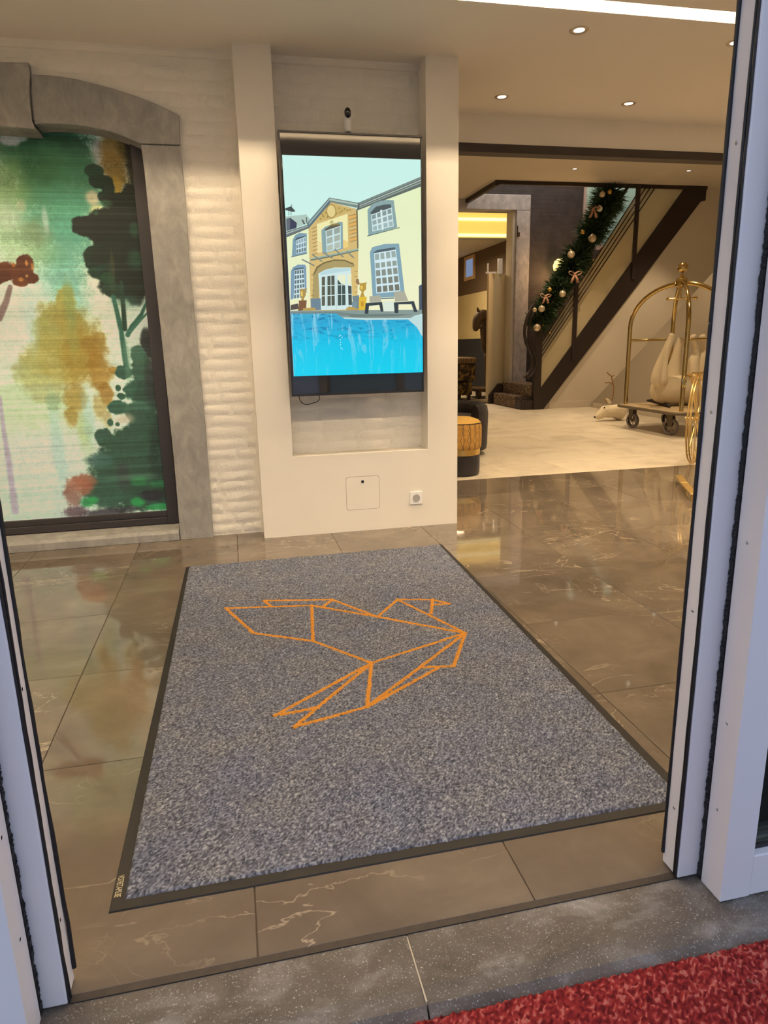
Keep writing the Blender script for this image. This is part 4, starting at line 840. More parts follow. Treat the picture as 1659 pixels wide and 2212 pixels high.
# ================================================================= STAIRCASE
stc = thing('staircase', 'dark steel staircase with carpeted steps and frosted glass railing rising to the right', 'staircase', (4.8, 11.6, 0))
SYN, SYF = 10.86, 12.27
def zt(x): return 1.294*(x-5.103)+.334
def zb(x): return 1.23*(x-5.183)
poly = [(4.795, 0), (5.183, 0), (7.895, 3.336), (7.982, 3.352), (7.982, 3.60), (7.62, 3.60), (5.103, .334), (5.0, .16), (4.795, .16)]
MB().prism(poly, 'y', SYN, SYN+.05).build('stringer', M['steel'], stc, bevel=.004)
polyf = [(4.72, 0), (5.30, 0), (5.30, .37), (4.90, .37), (4.72, .16)]
MB().prism(polyf, 'y', SYF-.04, SYF+.01).build('stringer', M['steel'], stc, bevel=.004)
t = NT('speckled_stair_carpet'); v = t.coord()
t.color(t.ramp(t.noise(v, 60, 3, .7), [(.36, lin((44, 32, 26))), (.52, lin((92, 70, 54))), (.60, lin((160, 140, 116))), (.7, lin((206, 190, 166)))])); t.set(Roughness=.95); t.bump(t.noise(v, 80, 2), .6, .01); M['staircarpet'] = t.m
RS, RN, X0 = .1978, .153, 4.80
for k in range(18):
    x = X0 + (k*RN if k > 1 else k*.185) + (0 if k < 2 else .064)
    z = RS*(k+1)
    if k == 0: xa = 4.80
    yf = SYF-.04 if k < 2 else min(SYF-.04, 11.26+.10*(k-2))
    dp = RN+.05 if k != 1 else .36
    st_ = MB().box(x, x+dp, SYN+.05, yf, z-.035, z-.006).build('step', M['steel'], stc)
    b = MB(); yo = .30 if k == 0 else .05
    b.box(x-.012, x+dp-.01, SYN+yo, yf-.06, z-.006, z+.008); b.box(x-.012, x+.004, SYN+yo, yf-.06, z-RS+.008, z-.006)
    b.build('step_carpet', M['staircarpet'], stc, bevel=.004)
MB().box(4.79, 4.80, SYN+.05, SYN+.32, 0, RS-.036).build('cheek_plate', M['steel'], stc)
MB().box(4.985, 5.112, 10.835, 10.93, 0, 1.42).build('newel_post', M['steel'], stc, bevel=.006)
MB().box(5.655, 5.722, 10.835, 10.875, .80, 2.12).build('post', M['steel'], stc, bevel=.004)
MB().box(6.682, 6.747, 10.835, 10.875, 2.1, 3.59).build('post', M['steel'], stc, bevel=.004)
for i in range(4):
    f = i/3; p = (5.08, 1.068-.227*f); q = (6.789+.239*f, 3.567-.02*f)
    b = MB(); b.tube([(p[0], 10.845, p[1]), (q[0], 10.845, q[1])], .010, 8); b.build('rail_bar', M['steel'], stc, True)
hr = MB(); hr.tube([(5.02, 10.86, 1.42), (5.10, 10.86, 1.50), (6.62, 10.86, 3.66)], .025, 10); hr.build('handrail', M['steel'], stc, True)
vol = [(4.9556,1.7322),(4.8855,1.6385),(4.8244,1.5155),(4.7881,1.3696),(4.7837,1.2445),(4.8123,1.1107),(4.8733,0.9976),(4.9265,0.884),(4.9384,0.7707),(4.9089,0.658),(4.8531,0.5838),(4.7879,0.5478)]
b = MB(); b.tube([(p[0], 10.83, p[1]) for p in vol], .026, 10); b.tube([(p[0]+.075, 10.83, p[1]-.01) for p in vol[1:]], .02, 8); b.build('rail_scroll', M['steel'], stc, True)
t = NT('frosted_glass'); df = t.n('ShaderNodeBsdfDiffuse'); df.inputs['Color'].default_value = (*lin((232, 218, 186)), 1); tl = t.n('ShaderNodeBsdfTranslucent'); tl.inputs['Color'].default_value = (*lin((176, 178, 156)), 1)
tp = t.n('ShaderNodeBsdfTransparent'); tp.inputs['Color'].default_value = (.86, .92, .86, 1); m1 = t.n('ShaderNodeMixShader'); m1.inputs[0].default_value = .2; t.l(df.outputs[0], m1.inputs[1]); t.l(tl.outputs[0], m1.inputs[2])
m2 = t.n('ShaderNodeMixShader'); m2.inputs[0].default_value = .36; t.l(m1.outputs[0], m2.inputs[1]); t.l(tp.outputs[0], m2.inputs[2]); t.l(m2.outputs[0], t.out.inputs[0]); M['frost'] = t.m
def gz1(x): return 1.06+1.46*(x-5.08)
for (xa, xb) in ((5.112, 5.655), (5.722, 6.682), (6.747, 7.60)):
    pg = [(xa, zt(xa)-.02), (xb, zt(xb)-.02), (xb, min(gz1(xb), 3.56)), (xa, gz1(xa))]
    if gz1(xb) > 3.56:
        xc = 5.08+(3.56-1.06)/1.46
        if xc > xa: pg = [(xa, zt(xa)-.02), (xb, min(zt(xb)-.02, 3.5)), (xb, 3.56), (xc, 3.56), (xa, gz1(xa))]
        else: pg = [(xa, zt(xa)-.02), (7.58, 3.52), (7.58, 3.56), (xa, 3.56)]
    MB().prism(pg, 'y', 10.875, 10.885).build('glass_panel', M['frost'], stc)

# ---- walls under and beside the stairs
b = MB(); b.prism([(5.19, 0), (8.8, 0), (8.8, 3.57), (7.99, 3.57), (7.99, 3.38), (7.90, 3.34)], 'y', 10.905, 10.95)
tagobj(b.build('wall_under_stairs', M['hallwall']), 'cream panel wall closing the space under the staircase', 'wall', kind='structure')
tagobj(MB().box(5.30, 6.1, 10.893, 10.905, 0, .11).build('baseboard_1', M['hallwall'], bevel=.002), 'cream skirting under the staircase', 'skirting', kind='structure')
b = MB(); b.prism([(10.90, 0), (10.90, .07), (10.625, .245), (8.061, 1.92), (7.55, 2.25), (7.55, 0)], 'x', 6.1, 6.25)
tagobj(b.build('wall_stair_cheek', flat('shaded_cheek_paint', (.47, .42, .345), .85)), 'cream sloping cheek wall behind the luggage cart', 'wall', kind='structure')  # hall cream darkened: the cheek wall's shade is put into its colour
tagobj(MB().box(6.088, 6.10, 7.55, 10.85, 0, .08).build('baseboard_2', M['hallwall'], bevel=.002), 'cream skirting along the sloping cheek wall', 'skirting', kind='structure')

# ---- stone doorway and the room beyond
dw = thing('trim_7', 'grey stone frame of the tall doorway in the charcoal wall', 'door frame', (4.7, 12.3, 0), kind='structure')
MB().box(5.215, 5.475, 12.27, 12.60, 0, 3.40).build('jamb_stone', M['door_stone'], dw, bevel=.008)
MB().box(3.90, 5.475, 12.27, 12.60, 3.405, 3.66).build('lintel_stone', M['door_stone'], dw, bevel=.008)
MB().box(3.90, 4.10, 12.27, 12.60, 0, 3.40).build('jamb_stone', M['door_stone'], dw, bevel=.008)
b = MB(); b.box(5.225, 5.27, 12.245, 12.275, 2.96, 3.03); b.box(5.222, 5.232, 12.24, 12.28, 2.95, 3.14); b.build('iron_pintle', flat('rusty_iron', lin((70, 48, 38)), .8, .3), dw, bevel=.003)
MB().box(4.1, 5.215, 12.32, 12.62, -.02, .004).build('door_sill', M['steel'], dw)
tagobj(MB().box(5.72, 5.87, 12.62, 18.0, 2.238, 3.8).build('wall_room_upper', flat('room_dark_paint', lin((104, 86, 66)), .8)), 'dark brown upper wall of the room beyond the doorway', 'wall', kind='structure')
bpy.data.objects['wall_room_upper'].name = 'wall_back_room'
tagobj(MB().box(5.72, 5.87, 12.62, 18.0, 1.204, 2.238).build('wall_back_room', flat('room_cream_paint', lin((214, 198, 150)), .8, var=.05, vscale=3)), 'cream band of the wall in the room beyond the doorway', 'wall', kind='structure')
tagobj(MB().box(5.72, 5.87, 12.62, 18.0, -.02, 1.204).build('wall_back_room', flat('room_navy_paint', lin((38, 44, 56)), .7)), 'navy lower wall in the room beyond the doorway', 'wall', kind='structure')
tagobj(MB().box(2.2, 5.87, 18.0, 18.15, -.02, 3.8).build('wall_back_room', flat('room_cream_paint_2', lin((200, 184, 142)), .8)), 'far wall of the room beyond the doorway', 'wall', kind='structure')
tagobj(MB().box(2.05, 2.2, 12.62, 18.15, -.02, 3.8).build('wall_back_room', M['hallwall']), 'left wall of the room beyond the doorway', 'wall', kind='structure')
tagobj(MB().box(2.2, 5.72, 13.95, 18.0, 3.135, 3.18).build('ceiling', M['hallwall']), 'lowered ceiling of the room beyond the doorway', 'ceiling', kind='structure')
tagobj(MB().box(2.2, 5.72, 12.62, 18.0, 3.72, 3.8).build('ceiling', M['hallwall']), 'upper ceiling of the light cove beyond the doorway', 'ceiling', kind='structure')
cv = thing('trim_8', 'glowing warm light cove above the lowered ceiling beyond the doorway', 'light cove', (4.6, 13.95, 3.2), kind='structure')
t = NT('cove_face'); t.set(Base_Color=(.85, .66, .25), Roughness=.7, Emission_Color=(1, .62, .12), Emission_Strength=1.0);  # LED light falling on the face is put in as emission
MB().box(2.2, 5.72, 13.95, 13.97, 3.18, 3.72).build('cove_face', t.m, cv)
cvm = emit('cove_led', (1.0, .84, .46), 1.5)
MB().box(2.2, 5.72, 13.93, 13.95, 3.20, 3.25).build('cove_light', cvm, cv); MB().box(2.2, 5.72, 13.93, 13.95, 3.50, 3.55).build('cove_light', cvm, cv)
d3 = thing('door_3', 'low plain cream door leaf standing half open in the stone doorway', 'door', (4.95, 12.5, 0), kind='structure')
MB().box(5.165, 5.2145, 12.33, 12.62, .004, 3.40).build('reveal_lining', M['hallwall'], d3)
MB().prism([(5.19, 12.64), (5.16, 12.67), (4.715, 12.40), (4.735, 12.365)], 'z', .01, 2.345).build('leaf', flat('cream_door', lin((222, 206, 166)), .6), d3, bevel=.004)
b = MB(); b.box(4.70, 4.90, 12.40, 12.44, 2.345, 2.375); b.box(4.72, 4.745, 12.40, 12.43, 2.375, 2.52); b.box(4.98, 5.06, 12.52, 12.58, 2.345, 2.62); b.build('door_closer', M['white'], d3, bevel=.003)
w3 = thing('window_3', 'small square window high in the dark wall beyond the doorway', 'window', (5.7, 16.15, 2.56), kind='structure')
b = MB()
for q in ((15.80, 15.88, 2.557, 3.096), (16.42, 16.50, 2.557, 3.096), (15.88, 16.42, 2.557, 2.63), (15.88, 16.42, 3.02, 3.096)): b.box(5.68, 5.72, *q)
b.build('frame', flat('window_cream', lin((206, 176, 130)), .5), w3, bevel=.003)
MB().box(5.71, 5.719, 15.88, 16.42, 2.63, 3.02).build('daylit_pane', emit('dusk_pane', lin((150, 172, 214)), .55), w3)

# ---- stair window
w4 = thing('window_4', 'tall daylit stair window behind the green garland', 'window', (7.1, 12.4, 2.75), kind='structure')
b = MB()
for q in ((6.52, 6.60, 2.75, 4.6), (7.67, 7.75, 2.75, 4.6), (6.60, 7.67, 2.75, 2.83), (6.60, 7.67, 4.52, 4.6)): b.box(q[0], q[1], 12.34, 12.42, q[2], q[3])
b.build('frame', flat('window_pinkish', lin((190, 170, 164)), .5), w4, bevel=.004)
MB().box(6.93, 6.96, 12.35, 12.41, 2.83, 4.52).build('mullion', M['door_stone'], w4)
MB().box(6.60, 7.67, 12.375, 12.385, 2.83, 4.52).build('glass_pane', M['glass'], w4)
ow = MB().box(5.8, 9.0, 13.4, 13.6, 2.0, 6.0).build('wall_outside', flat('outside_wall', lin((214, 216, 184)), .9, var=.15, vscale=3)); tagobj(ow, 'pale courtyard wall outside the stair window', 'wall', kind='structure')
cyl = bpy.data.lights.new('courtyard_daylight', 'AREA'); cyl.shape = 'RECTANGLE'; cyl.size = 2.4; cyl.size_y = .7; cyl.energy = 110; cyl.color = (.85, .94, 1.0)
cyo = bpy.data.objects.new('courtyard_daylight', cyl); COL.objects.link(cyo); cyo.location = (7.2, 13.0, 5.9)

ul = bpy.data.lights.new('added_landing_fill', 'AREA'); ul.size = 1.0; ul.energy = 50; ul.color = (1.0, .92, .84); uo = bpy.data.objects.new('added_landing_fill', ul); COL.objects.link(uo); uo.location = (5.6, 11.4, 5.55)  # added unseen fill light that lifts the dark wall, jamb and garland
# ---- wall lamp
wl = thing('wall_lamp', 'glowing amber wall lamp on the charcoal wall behind the garland', 'lamp', (6.02, 12.25, 2.25))
b = MB(); b.lathe([(0, 0), (.05, 0), (.05, .03), (0, .03)], (6.02, 12.285, 2.28), 18, 'y'); b.box(6.01, 6.03, 12.16, 12.29, 2.255, 2.275); b.build('bracket', M['brass'], wl, True)
b = MB(); b.lathe([(.03, 0), (.055, .05), (.115, .11), (.125, .19), (.10, .26), (.05, .30), (0, .31)], (6.02, 12.14, 2.27), 22); b.build('globe', emit('amber_globe', (1.0, .72, .22), 2.6), wl, True)
b = MB(); b.ball((6.02, 12.14, 2.19), .065, 16, 1, 1, .9); b.build('lower_globe', emit('amber_bulb', (1.0, .85, .5), 3.0), wl, True)
pl = bpy.data.lights.new('lamp_light', 'POINT'); pl.energy = 26; pl.color = (1, .55, .22); pl.shadow_soft_size = .1; po = bpy.data.objects.new('lamp_light', pl); COL.objects.link(po); po.parent = wl; po.location = (0, -.30, .1)

# ================================================================= GARLAND
ga = thing('christmas_garland', 'thick green fir garland hung along the stair handrail', 'garland', (5.9, 10.8, 1.3))
path = [(5.0476,1.4063),(5.1582,1.5683),(5.2994,1.7885),(5.4713,2.0515),(5.6744,2.3422),(5.8442,2.6097),(6.0107,2.9185),(6.1764,3.2181),(6.3257,3.4943)]
gp = [Vector((p[0], 10.97, p[1])) for p in path]
b = MB(); b.tube(gp, .075, 8); t = flat('garland_core', lin((26, 36, 26)), .9); b.build('core', t, ga, True)
rgg = random.Random(8); b = MB()
for i in range(15000):
    k = rgg.random()*(len(gp)-1.001); j = int(k); c_ = gp[j].lerp(gp[j+1], k-j)
    d_ = (gp[j+1]-gp[j]).normalized(); th = rgg.uniform(0, 2*PI); s1 = d_.cross(Vector((0, 1, 0))).normalized(); s2 = Vector((0, 1, 0))
    clump = .75+.5*math.sin(k*7+math.sin(k*3)*2)*.5
    rad = s1*math.cos(th)+s2*math.sin(th); base_ = c_ + rad*.04
    L = rgg.uniform(.13, .30)*clump*(1.15 if k > 3 else .9); dr = (rad+d_*rgg.uniform(-.7, .7)+Vector((0, 0, rgg.uniform(-.5, .2)))).normalized()
    wv_ = dr.cross(Vector((rgg.uniform(-1, 1), rgg.uniform(-1, 1), rgg.uniform(-1, 1)))).normalized()*.0055
    e_ = base_+dr*L; mid = base_+dr*L*.6
    b.add([base_-wv_, base_+wv_, mid+wv_*1.3, e_, mid-wv_*1.3], [(0, 1, 2, 3, 4)])
t = NT('fir_needles'); t.color(t.ramp(t.noise(t.coord(), 12, 3), [(.3, lin((36, 56, 34))), (.6, lin((62, 88, 50))), (.8, lin((96, 118, 72)))])); t.set(Roughness=.7)
o = b.build('needles', t.m, ga); o['kind'] = 'stuff'
t = NT('champagne_glass'); t.set(Base_Color=lin((216, 198, 168)), Metallic=.45, Roughness=.2); M['bauble'] = t.m
M['goldbauble'] = flat('gold_bauble', lin((214, 172, 84)), .25, .6); M['clear'] = flat('pearl_bauble', lin((226, 230, 214)), .2)
def bauble(x, z, r, label, m='bauble', y=10.74):
    d = thing('bauble', label, 'ornament', (x, y, z), 'baubles on the garland')
    d['group'] = 'baubles on the garland'
    d.location = (x, y, z)
    b = MB(); b.ball((x, y, z), r, 18); b.build('ball', M[m], d, True)
    b = MB(); b.lathe([(r*.22, 0), (r*.22, r*.2), (r*.08, r*.24)], (x, y, z+r*.96), 10); b.tube([(x, y, z+r*1.2), (x, y+.06, z+r*1.5)], .003, 5); b.build('cap', M['brass'], d, True)
bl = [(6.01,3.38),(6.1379,3.4169),(5.7013,2.81),(5.8734,2.7209),(5.5152,2.4755),(5.1615,1.9364),(5.3885,1.8675),(4.9099,1.623),(5.0308,1.6397),(4.9601,1.3424),(5.9781,3.1668),(5.1056,1.384),(5.2255,1.257)]
bsz = [.047, .038, .032, .066, .060, .034, .056, .036, .056, .060, .045, .016, .017]
blb = ['champagne bauble highest on the garland, left of a gold one', 'gold bauble highest on the garland', 'small gold bauble on the upper garland beside a large champagne one', 'largest champagne bauble on the upper garland under the window', 'champagne bauble at mid garland above the amber lamp',
       'small gold bauble just below the amber lamp', 'champagne bauble beside the second stair post', 'small bauble at the lower left end of the garland', 'champagne bauble under the lowest pink bow', 'lowest champagne bauble in front of the newel post',
       'white pearly bauble beside the highest pink bow', 'tiny gold bell on the top rail bar near the newel', 'tiny gold bell on the third rail bar near the newel']
bm_ = ['bauble', 'goldbauble', 'goldbauble', 'bauble', 'bauble', 'goldbauble', 'bauble', 'bauble', 'bauble', 'bauble', 'clear', 'goldbauble', 'goldbauble']
for (p, r_, lb, m_) in zip(bl, bsz, blb, bm_): bauble(p[0], p[1], r_, lb, m_, 10.74 if r_ > .02 else 10.815)
M['ribbon'] = flat('dusty_pink_ribbon', lin((184, 140, 114)), .7, var=.1, vscale=30)
def bow(x, z, s, label, y=10.72):
    d = thing('ribbon_bow', label, 'bow', (x, y, z), 'pink bows on the garland')
    for sg in (-1, 1):
        pts = []
        for k in range(13):
            a = 2*PI*k/12; pts.append((x+sg*s*(.5-.5*math.cos(a)), y-.01*math.sin(a/2), z+s*.28*math.sin(a)+s*.15*(1-math.cos(a))))
        bb = MB(); n = len(pts)
        bb.add([(p[0], p[1]-s*.0, p[2]) for p in pts]+[(p[0]+sg*.012, p[1]-s*.32, p[2]-.01) for p in pts], [(i, i+1, n+i+1, n+i) for i in range(n-1)])
        o_ = bb.build('loop', M['ribbon'], d, True); o_.modifiers.new('thick', 'SOLIDIFY').thickness = .006
        bb = MB(); w_ = s*.22
        bb.add([(x-w_*.3, y-.02, z), (x+w_*.3, y-.02, z), (x+sg*s*.35-w_, y-.04, z-s*.7), (x+sg*s*.35+w_, y-.04, z-s*.7), (x+sg*s*.55-w_, y-.03, z-s*1.35), (x+sg*s*.55+w_, y-.03, z-s*1.25)], [(0, 1, 3, 2), (2, 3, 5, 4)])
        o_ = bb.build('tail', M['ribbon'], d, True); o_.modifiers.new('thick', 'SOLIDIFY').thickness = .006
    bb = MB(); bb.ball((x, y-.02, z), s*.2, 12, 1, .8, 1); bb.build('knot', M['ribbon'], d, True)
bw_ = [(5.8418,3.1541),(5.5683,2.1732),(5.0709,1.8325)]
for p, s_, lb in zip(bw_, (.10, .105, .085), ('highest pink ribbon bow on the garland by the window', 'pink ribbon bow at mid garland right of the amber lamp', 'lowest pink ribbon bow on the garland near the newel')): bow(p[0], p[1], s_, lb)

# ================================================================= HALL FURNITURE
# pouf
pf = thing('pouf', 'round pouf with yellow patterned cushion, gold band and black velvet base', 'pouf', (1.96, 5.74, 0))
PC = (1.955, 5.755)
t = NT('black_velvet'); t.color(t.ramp(t.noise(t.coord(), 9, 4), [(.35, lin((20, 17, 20))), (.7, lin((46, 38, 40)))])); t.set(Roughness=.85); t.b.inputs['Sheen Weight'].default_value = .12; M['velvet'] = t.m
b = MB(); b.lathe([(0, 0.002), (.155, .002), (.170, .012), (.174, .03), (.176, .17), (.172, .19), (0, .19)], (*PC, 0), 40); b.build('base', M['velvet'], pf, True)
b = MB(); b.lathe([(.170, .186), (.176, .186), (.177, .236), (.170, .236)], (*PC, 0), 48); b.build('metal_band', flat('brushed_gold_band', lin((214, 178, 104)), .28, .9), pf, True)
t = NT('yellow_geometric'); tc = t.n('ShaderNodeTexCoord'); mp = t.n('ShaderNodeMapping'); t.l(tc.outputs['UV'], mp.inputs[0])
sep = t.n('ShaderNodeSeparateXYZ'); t.l(tc.outputs['UV'], sep.inputs[0])
def mth(op, a, b_=None, c_=None):
    nd = t.n('ShaderNodeMath', operation=op)
    for i, val in enumerate((a, b_, c_)):
        if val is None: continue
        if hasattr(val, 'is_linked'): t.l(val, nd.inputs[i])
        else: nd.inputs[i].default_value = val
    return nd.outputs[0]
uu = mth('MULTIPLY', sep.outputs[0], 40.0); vv_ = mth('MULTIPLY', sep.outputs[1], 1.0)
tri = mth('PINGPONG', mth('MULTIPLY', vv_, 2.6), 1.0)
odd = mth('PINGPONG', mth('FLOOR', uu), 1.0)
sh = mth('ADD', uu, mth('MULTIPLY', tri, .9)); sh2 = mth('SUBTRACT', uu, mth('MULTIPLY', tri, .9))
l1 = mth('LESS_THAN', mth('ABSOLUTE', mth('SUBTRACT', mth('FRACT', mth('MULTIPLY', sh, .5)), .5)), .035)
l2 = mth('LESS_THAN', mth('ABSOLUTE', mth('SUBTRACT', mth('FRACT', mth('ADD', mth('MULTIPLY', sh2, .5), .3)), .5)), .035)
l3 = mth('LESS_THAN', mth('ABSOLUTE', mth('SUBTRACT', mth('FRACT', mth('MULTIPLY', uu, .5)), .5)), .03)
ln = mth('MAXIMUM', mth('MAXIMUM', l1, l2), l3)
yc = t.ramp(t.noise(tc.outputs['Object'], 30, 3), [(.3, lin((168, 124, 52))), (.7, lin((198, 152, 72)))])
t.color(t.mix(ln, yc, lin((104, 78, 66)))); t.set(Roughness=.8); M['geo'] = t.m
n = 56; prof = [(.176, .236), (.186, .246), (.190, .28), (.190, .42), (.186, .452), (.180, .462)]
b = MB(); b.lathe(prof, (*PC, 0), n); b.f = b.f[:-2]; o = b.build('patterned_side', M['geo'], pf, True)
uv = o.data.uv_layers.new(name='UVMap')
for p_ in o.data.polygons:
    us = []
    for li in p_.loop_indices:
        co_ = o.data.vertices[o.data.loops[li].vertex_index].co; us.append((math.atan2(co_.y-PC[1], co_.x-PC[0])/(2*PI)+.5, (co_.z-.236)/.226))
    mxu = max(q_[0] for q_ in us)
    for li, q_ in zip(p_.loop_indices, us): uv.data[li].uv = (q_[0]+(1 if mxu-q_[0] > .5 else 0), q_[1])
b = MB(); b.lathe([(.183, .462), (.160, .486), (.10, .508), (0, .518)], (*PC, 0), 40); b.f = b.f[:-1] if len(b.f[-1]) > 10 else b.f; b.build('cushion_top', flat('yellow_fabric', lin((198, 158, 80)), .85, var=.1, vscale=60), pf, True)
b = MB(); b.tube([(PC[0]+.184*math.cos(2*PI*k/40), PC[1]+.184*math.sin(2*PI*k/40), .463) for k in range(40)], .004, 6, closed=True); b.build('piping', flat('dark_piping', lin((50, 34, 26)), .7), pf, True)

def tub_chair(x, y, r, h, label):
    d = thing('tub_chair', label, 'chair', (x, y, 0))
    b = MB(); b.lathe([(0, .05), (r*.86, .05), (r*.95, .08), (r*.98, .3), (r*.9, .40), (0, .42)], (x, y, 0), 36); b.build('seat', M['velvet'], d, True)
    b = MB(); nn = 26; prof = [(r*.98, .06), (r*1.0, .10), (r*1.02, h-.10), (r*.99, h-.03), (r*.90, h), (r*.80, h-.03), (r*.78, h-.1), (r*.78, .4)]
    vs = []; fs = []; mm_ = len(prof)
    for k in range(nn+1):
        a = math.radians(-60)+math.radians(240)*k/nn
        for (q_, z_) in prof: vs.append((x+q_*math.cos(a), y+q_*math.sin(a), z_))
    for k in range(nn):
        for j in range(mm_-1): i0 = k*mm_+j; fs.append((i0, i0+mm_, i0+mm_+1, i0+1))
    fs += [tuple(range(mm_)), tuple(range(nn*mm_, (nn+1)*mm_))]
    b.add(vs, fs); b.build('backrest', M['velvet'], d, True)
    for a in (45, 135, 225, 315):
        b = MB(); b.lathe([(0, 0), (.02, 0), (.024, .06), (0, .06)], (x+r*.7*math.cos(math.radians(a)), y+r*.7*math.sin(math.radians(a)), 0), 10); b.build('leg', M['black'], d, True)
tub_chair(2.20, 6.90, .42, .53, 'dark velvet tub chair behind the yellow pouf')
tub_chair(2.36, 8.62, .42, .60, 'second dark velvet tub chair, farther back behind the first')

# luggage cart
lc = thing('luggage_cart', 'polished brass birdcage luggage cart with grey carpeted deck', 'luggage cart', (5.39, 7.65, 0))
CXA, CXB, CYA, CYB, DZc = 5.0, 5.80, 7.0, 8.32, .30
pts = []
for (cx0, cy0, a0) in ((CXB-.12, CYB-.12, 0), (CXA+.12, CYB-.12, PI/2), (CXA+.12, CYA+.12, PI), (CXB-.12, CYA+.12, 1.5*PI)):
    for k in range(7): pts.append((cx0+.12*math.cos(a0+PI/2*k/6), cy0+.12*math.sin(a0+PI/2*k/6)))
MB().prism([(5.40+(p[0]-5.40)*.985, 7.66+(p[1]-7.66)*.985) for p in pts], 'z', DZc-.035, DZc).build('deck', flat('cart_carpet', lin((176, 156, 124)), .95, var=.12, vscale=80), lc)
b = MB(); b.tube([(p[0], p[1], DZc-.02) for p in pts], .017, 8, closed=True); b.build('bumper', flat('grey_bumper', lin((96, 84, 66)), .5), lc, True)
P1, P2, P3, P4 = (5.08, 8.20), (5.70, 8.20), (5.13, 7.10), (5.68, 7.10); HUB = (5.39, 7.65, 1.775)
def arch(pa, pb, nm):
    pts = [(*pa, DZc-.01), (*pa, 1.28)]
    for k in range(1, 13):
        a = PI/2*k/12; f = 1-math.cos(a); f = f**1.0
        pts.append((pa[0]+(HUB[0]-pa[0])*f, pa[1]+(HUB[1]-pa[1])*f, 1.28+(HUB[2]-1.28)*math.sin(a)))
    half = pts; pts2 = [(*pb, DZc-.01), (*pb, 1.28)]
    for k in range(1, 13):
        a = PI/2*k/12; f = 1-math.cos(a); pts2.append((pb[0]+(HUB[0]-pb[0])*f, pb[1]+(HUB[1]-pb[1])*f, 1.28+(HUB[2]-1.28)*math.sin(a)))
    b = MB(); b.tube(half+pts2[::-1][1:], .026, 12); b.build('arch_tube', M['brass'], lc, True)
arch(P1, P4, 0); arch(P3, P2, 1)
b = MB(); b.lathe([(0, -.05), (.05, -.05), (.075, -.03), (.075, .02), (.06, .055), (.03, .075), (.018, .09), (.018, .11), (0, .11)], HUB, 20); b.build('hub', M['brass'], lc, True)
b = MB(); b.ball((HUB[0], HUB[1], 1.955), .062, 24); b.build('finial_ball', M['brass'], lc, True)
b = MB(); b.tube([(HUB[0], HUB[1], HUB[2]-.04), (HUB[0], HUB[1], 1.60)], .012, 10); b.tube([(HUB[0]-.10, HUB[1]+.1, 1.60), (HUB[0]+.14, HUB[1]-.10, 1.60)], .012, 10)
b.ball((HUB[0]-.10, HUB[1]+.1, 1.60), .022, 12); b.ball((HUB[0]+.14, HUB[1]-.10, 1.60), .022, 12); b.build('hanging_bar', M['brass'], lc, True)
b = MB(); b.tube([(*P1, 1.12), (*P2, 1.12)], .016, 10); b.build('side_rail', M['brass'], lc, True)
b = MB(); b.tube([(*P3, 1.12), (*P4, 1.12)], .016, 10); b.build('side_rail', M['brass'], lc, True)
M['tyre'] = flat('grey_tyre', lin((122, 114, 106)), .75, var=.1, vscale=30)
for i, (x, y) in enumerate(((5.10, 8.04), (5.137, 7.286), (5.64, 8.06), (5.66, 7.25))):
    wa = math.radians((14, 34, 22, 30)[i])
    b = MB(); b.lathe([(.066, -.020), (.090, -.022), (.099, -.012), (.101, 0), (.099, .012), (.090, .022), (.066, .020)], (x, y, .102), 30, 'x'); b.f = [f_ for f_ in b.f if len(f_) == 4]; b.turn(x, y, wa); o = b.build('wheel', M['tyre'], lc, True)
    b = MB()
    for k in range(7):
        a = 2*PI*k/7; b.tube([(x, y+.016*math.cos(a), .102+.016*math.sin(a)), (x, y+.07*math.cos(a), .102+.07*math.sin(a))], .007, 6)
    b.lathe([(0, -.026), (.018, -.026), (.018, .026), (0, .026)], (x, y, .102), 14, 'x'); b.turn(x, y, wa); b.build('spokes', flat('wheel_hub', lin((170, 158, 140)), .5), o, True)
    b = MB(); b.prism([(y-.02, .10), (y+.02, .10), (y+.05, .272), (y-.03, .272)], 'x', x-.036, x-.030); b.prism([(y-.02, .10), (y+.02, .10), (y+.05, .272), (y-.03, .272)], 'x', x+.030, x+.036); b.box(x-.036, x+.036, y-.03, y+.05, .262, .272)
    b.turn(x, y, wa); b.build('caster_fork', flat('fork_metal', lin((96, 86, 70)), .45, .6), lc)

# white reindeer figure lying on the cart with legs up
M['fur'] = flat('white_plush', lin((226, 212, 182)), .9, var=.03, vscale=8, bump=.3, bscale=90, bdist=.006)
rd = thing('headless_reindeer', 'white headless reindeer figure lying upside down on the cart with legs up', 'figure', (5.5, 7.7, .30))
vs = [(5.20, 7.84, .495), (5.37, 7.82, .495), (5.62, 7.80, .495), (5.87, 7.76, .495), (6.0, 7.74, .50)]
ra = [.13, .19, .195, .19, .13]; ed = [(0, 1), (1, 2), (2, 3), (3, 4)]; roots = []
def limb(root, pts, rr):
    p = None
    for q_, r_ in zip(pts, rr):
        vs.append(q_); ra.append(r_)
        if p is None: roots.append(len(vs)-1)
        else: ed.append((p, len(vs)-1))
        p = len(vs)-1
L1 = [(5.2391,0.5345),(5.2246,0.7057),(5.251,0.8517),(5.3074,1.0182),(5.3491,1.1285),(5.3615,1.2058)]; L2 = [(5.5696,0.5114),(5.5537,0.688),(5.5791,0.8501),(5.6043,1.0109),(5.6302,1.0906),(5.6382,1.1475)]
L3 = [(5.696,0.5647),(5.6735,0.7263),(5.6986,0.8736),(5.7423,0.9631),(5.6838,1.0882),(5.6488,1.1783)]; L4 = [(5.9656,0.5462),(5.9486,0.7119),(5.9602,0.8636),(6.0049,0.9554),(5.951,1.0837),(5.9145,1.1762)]
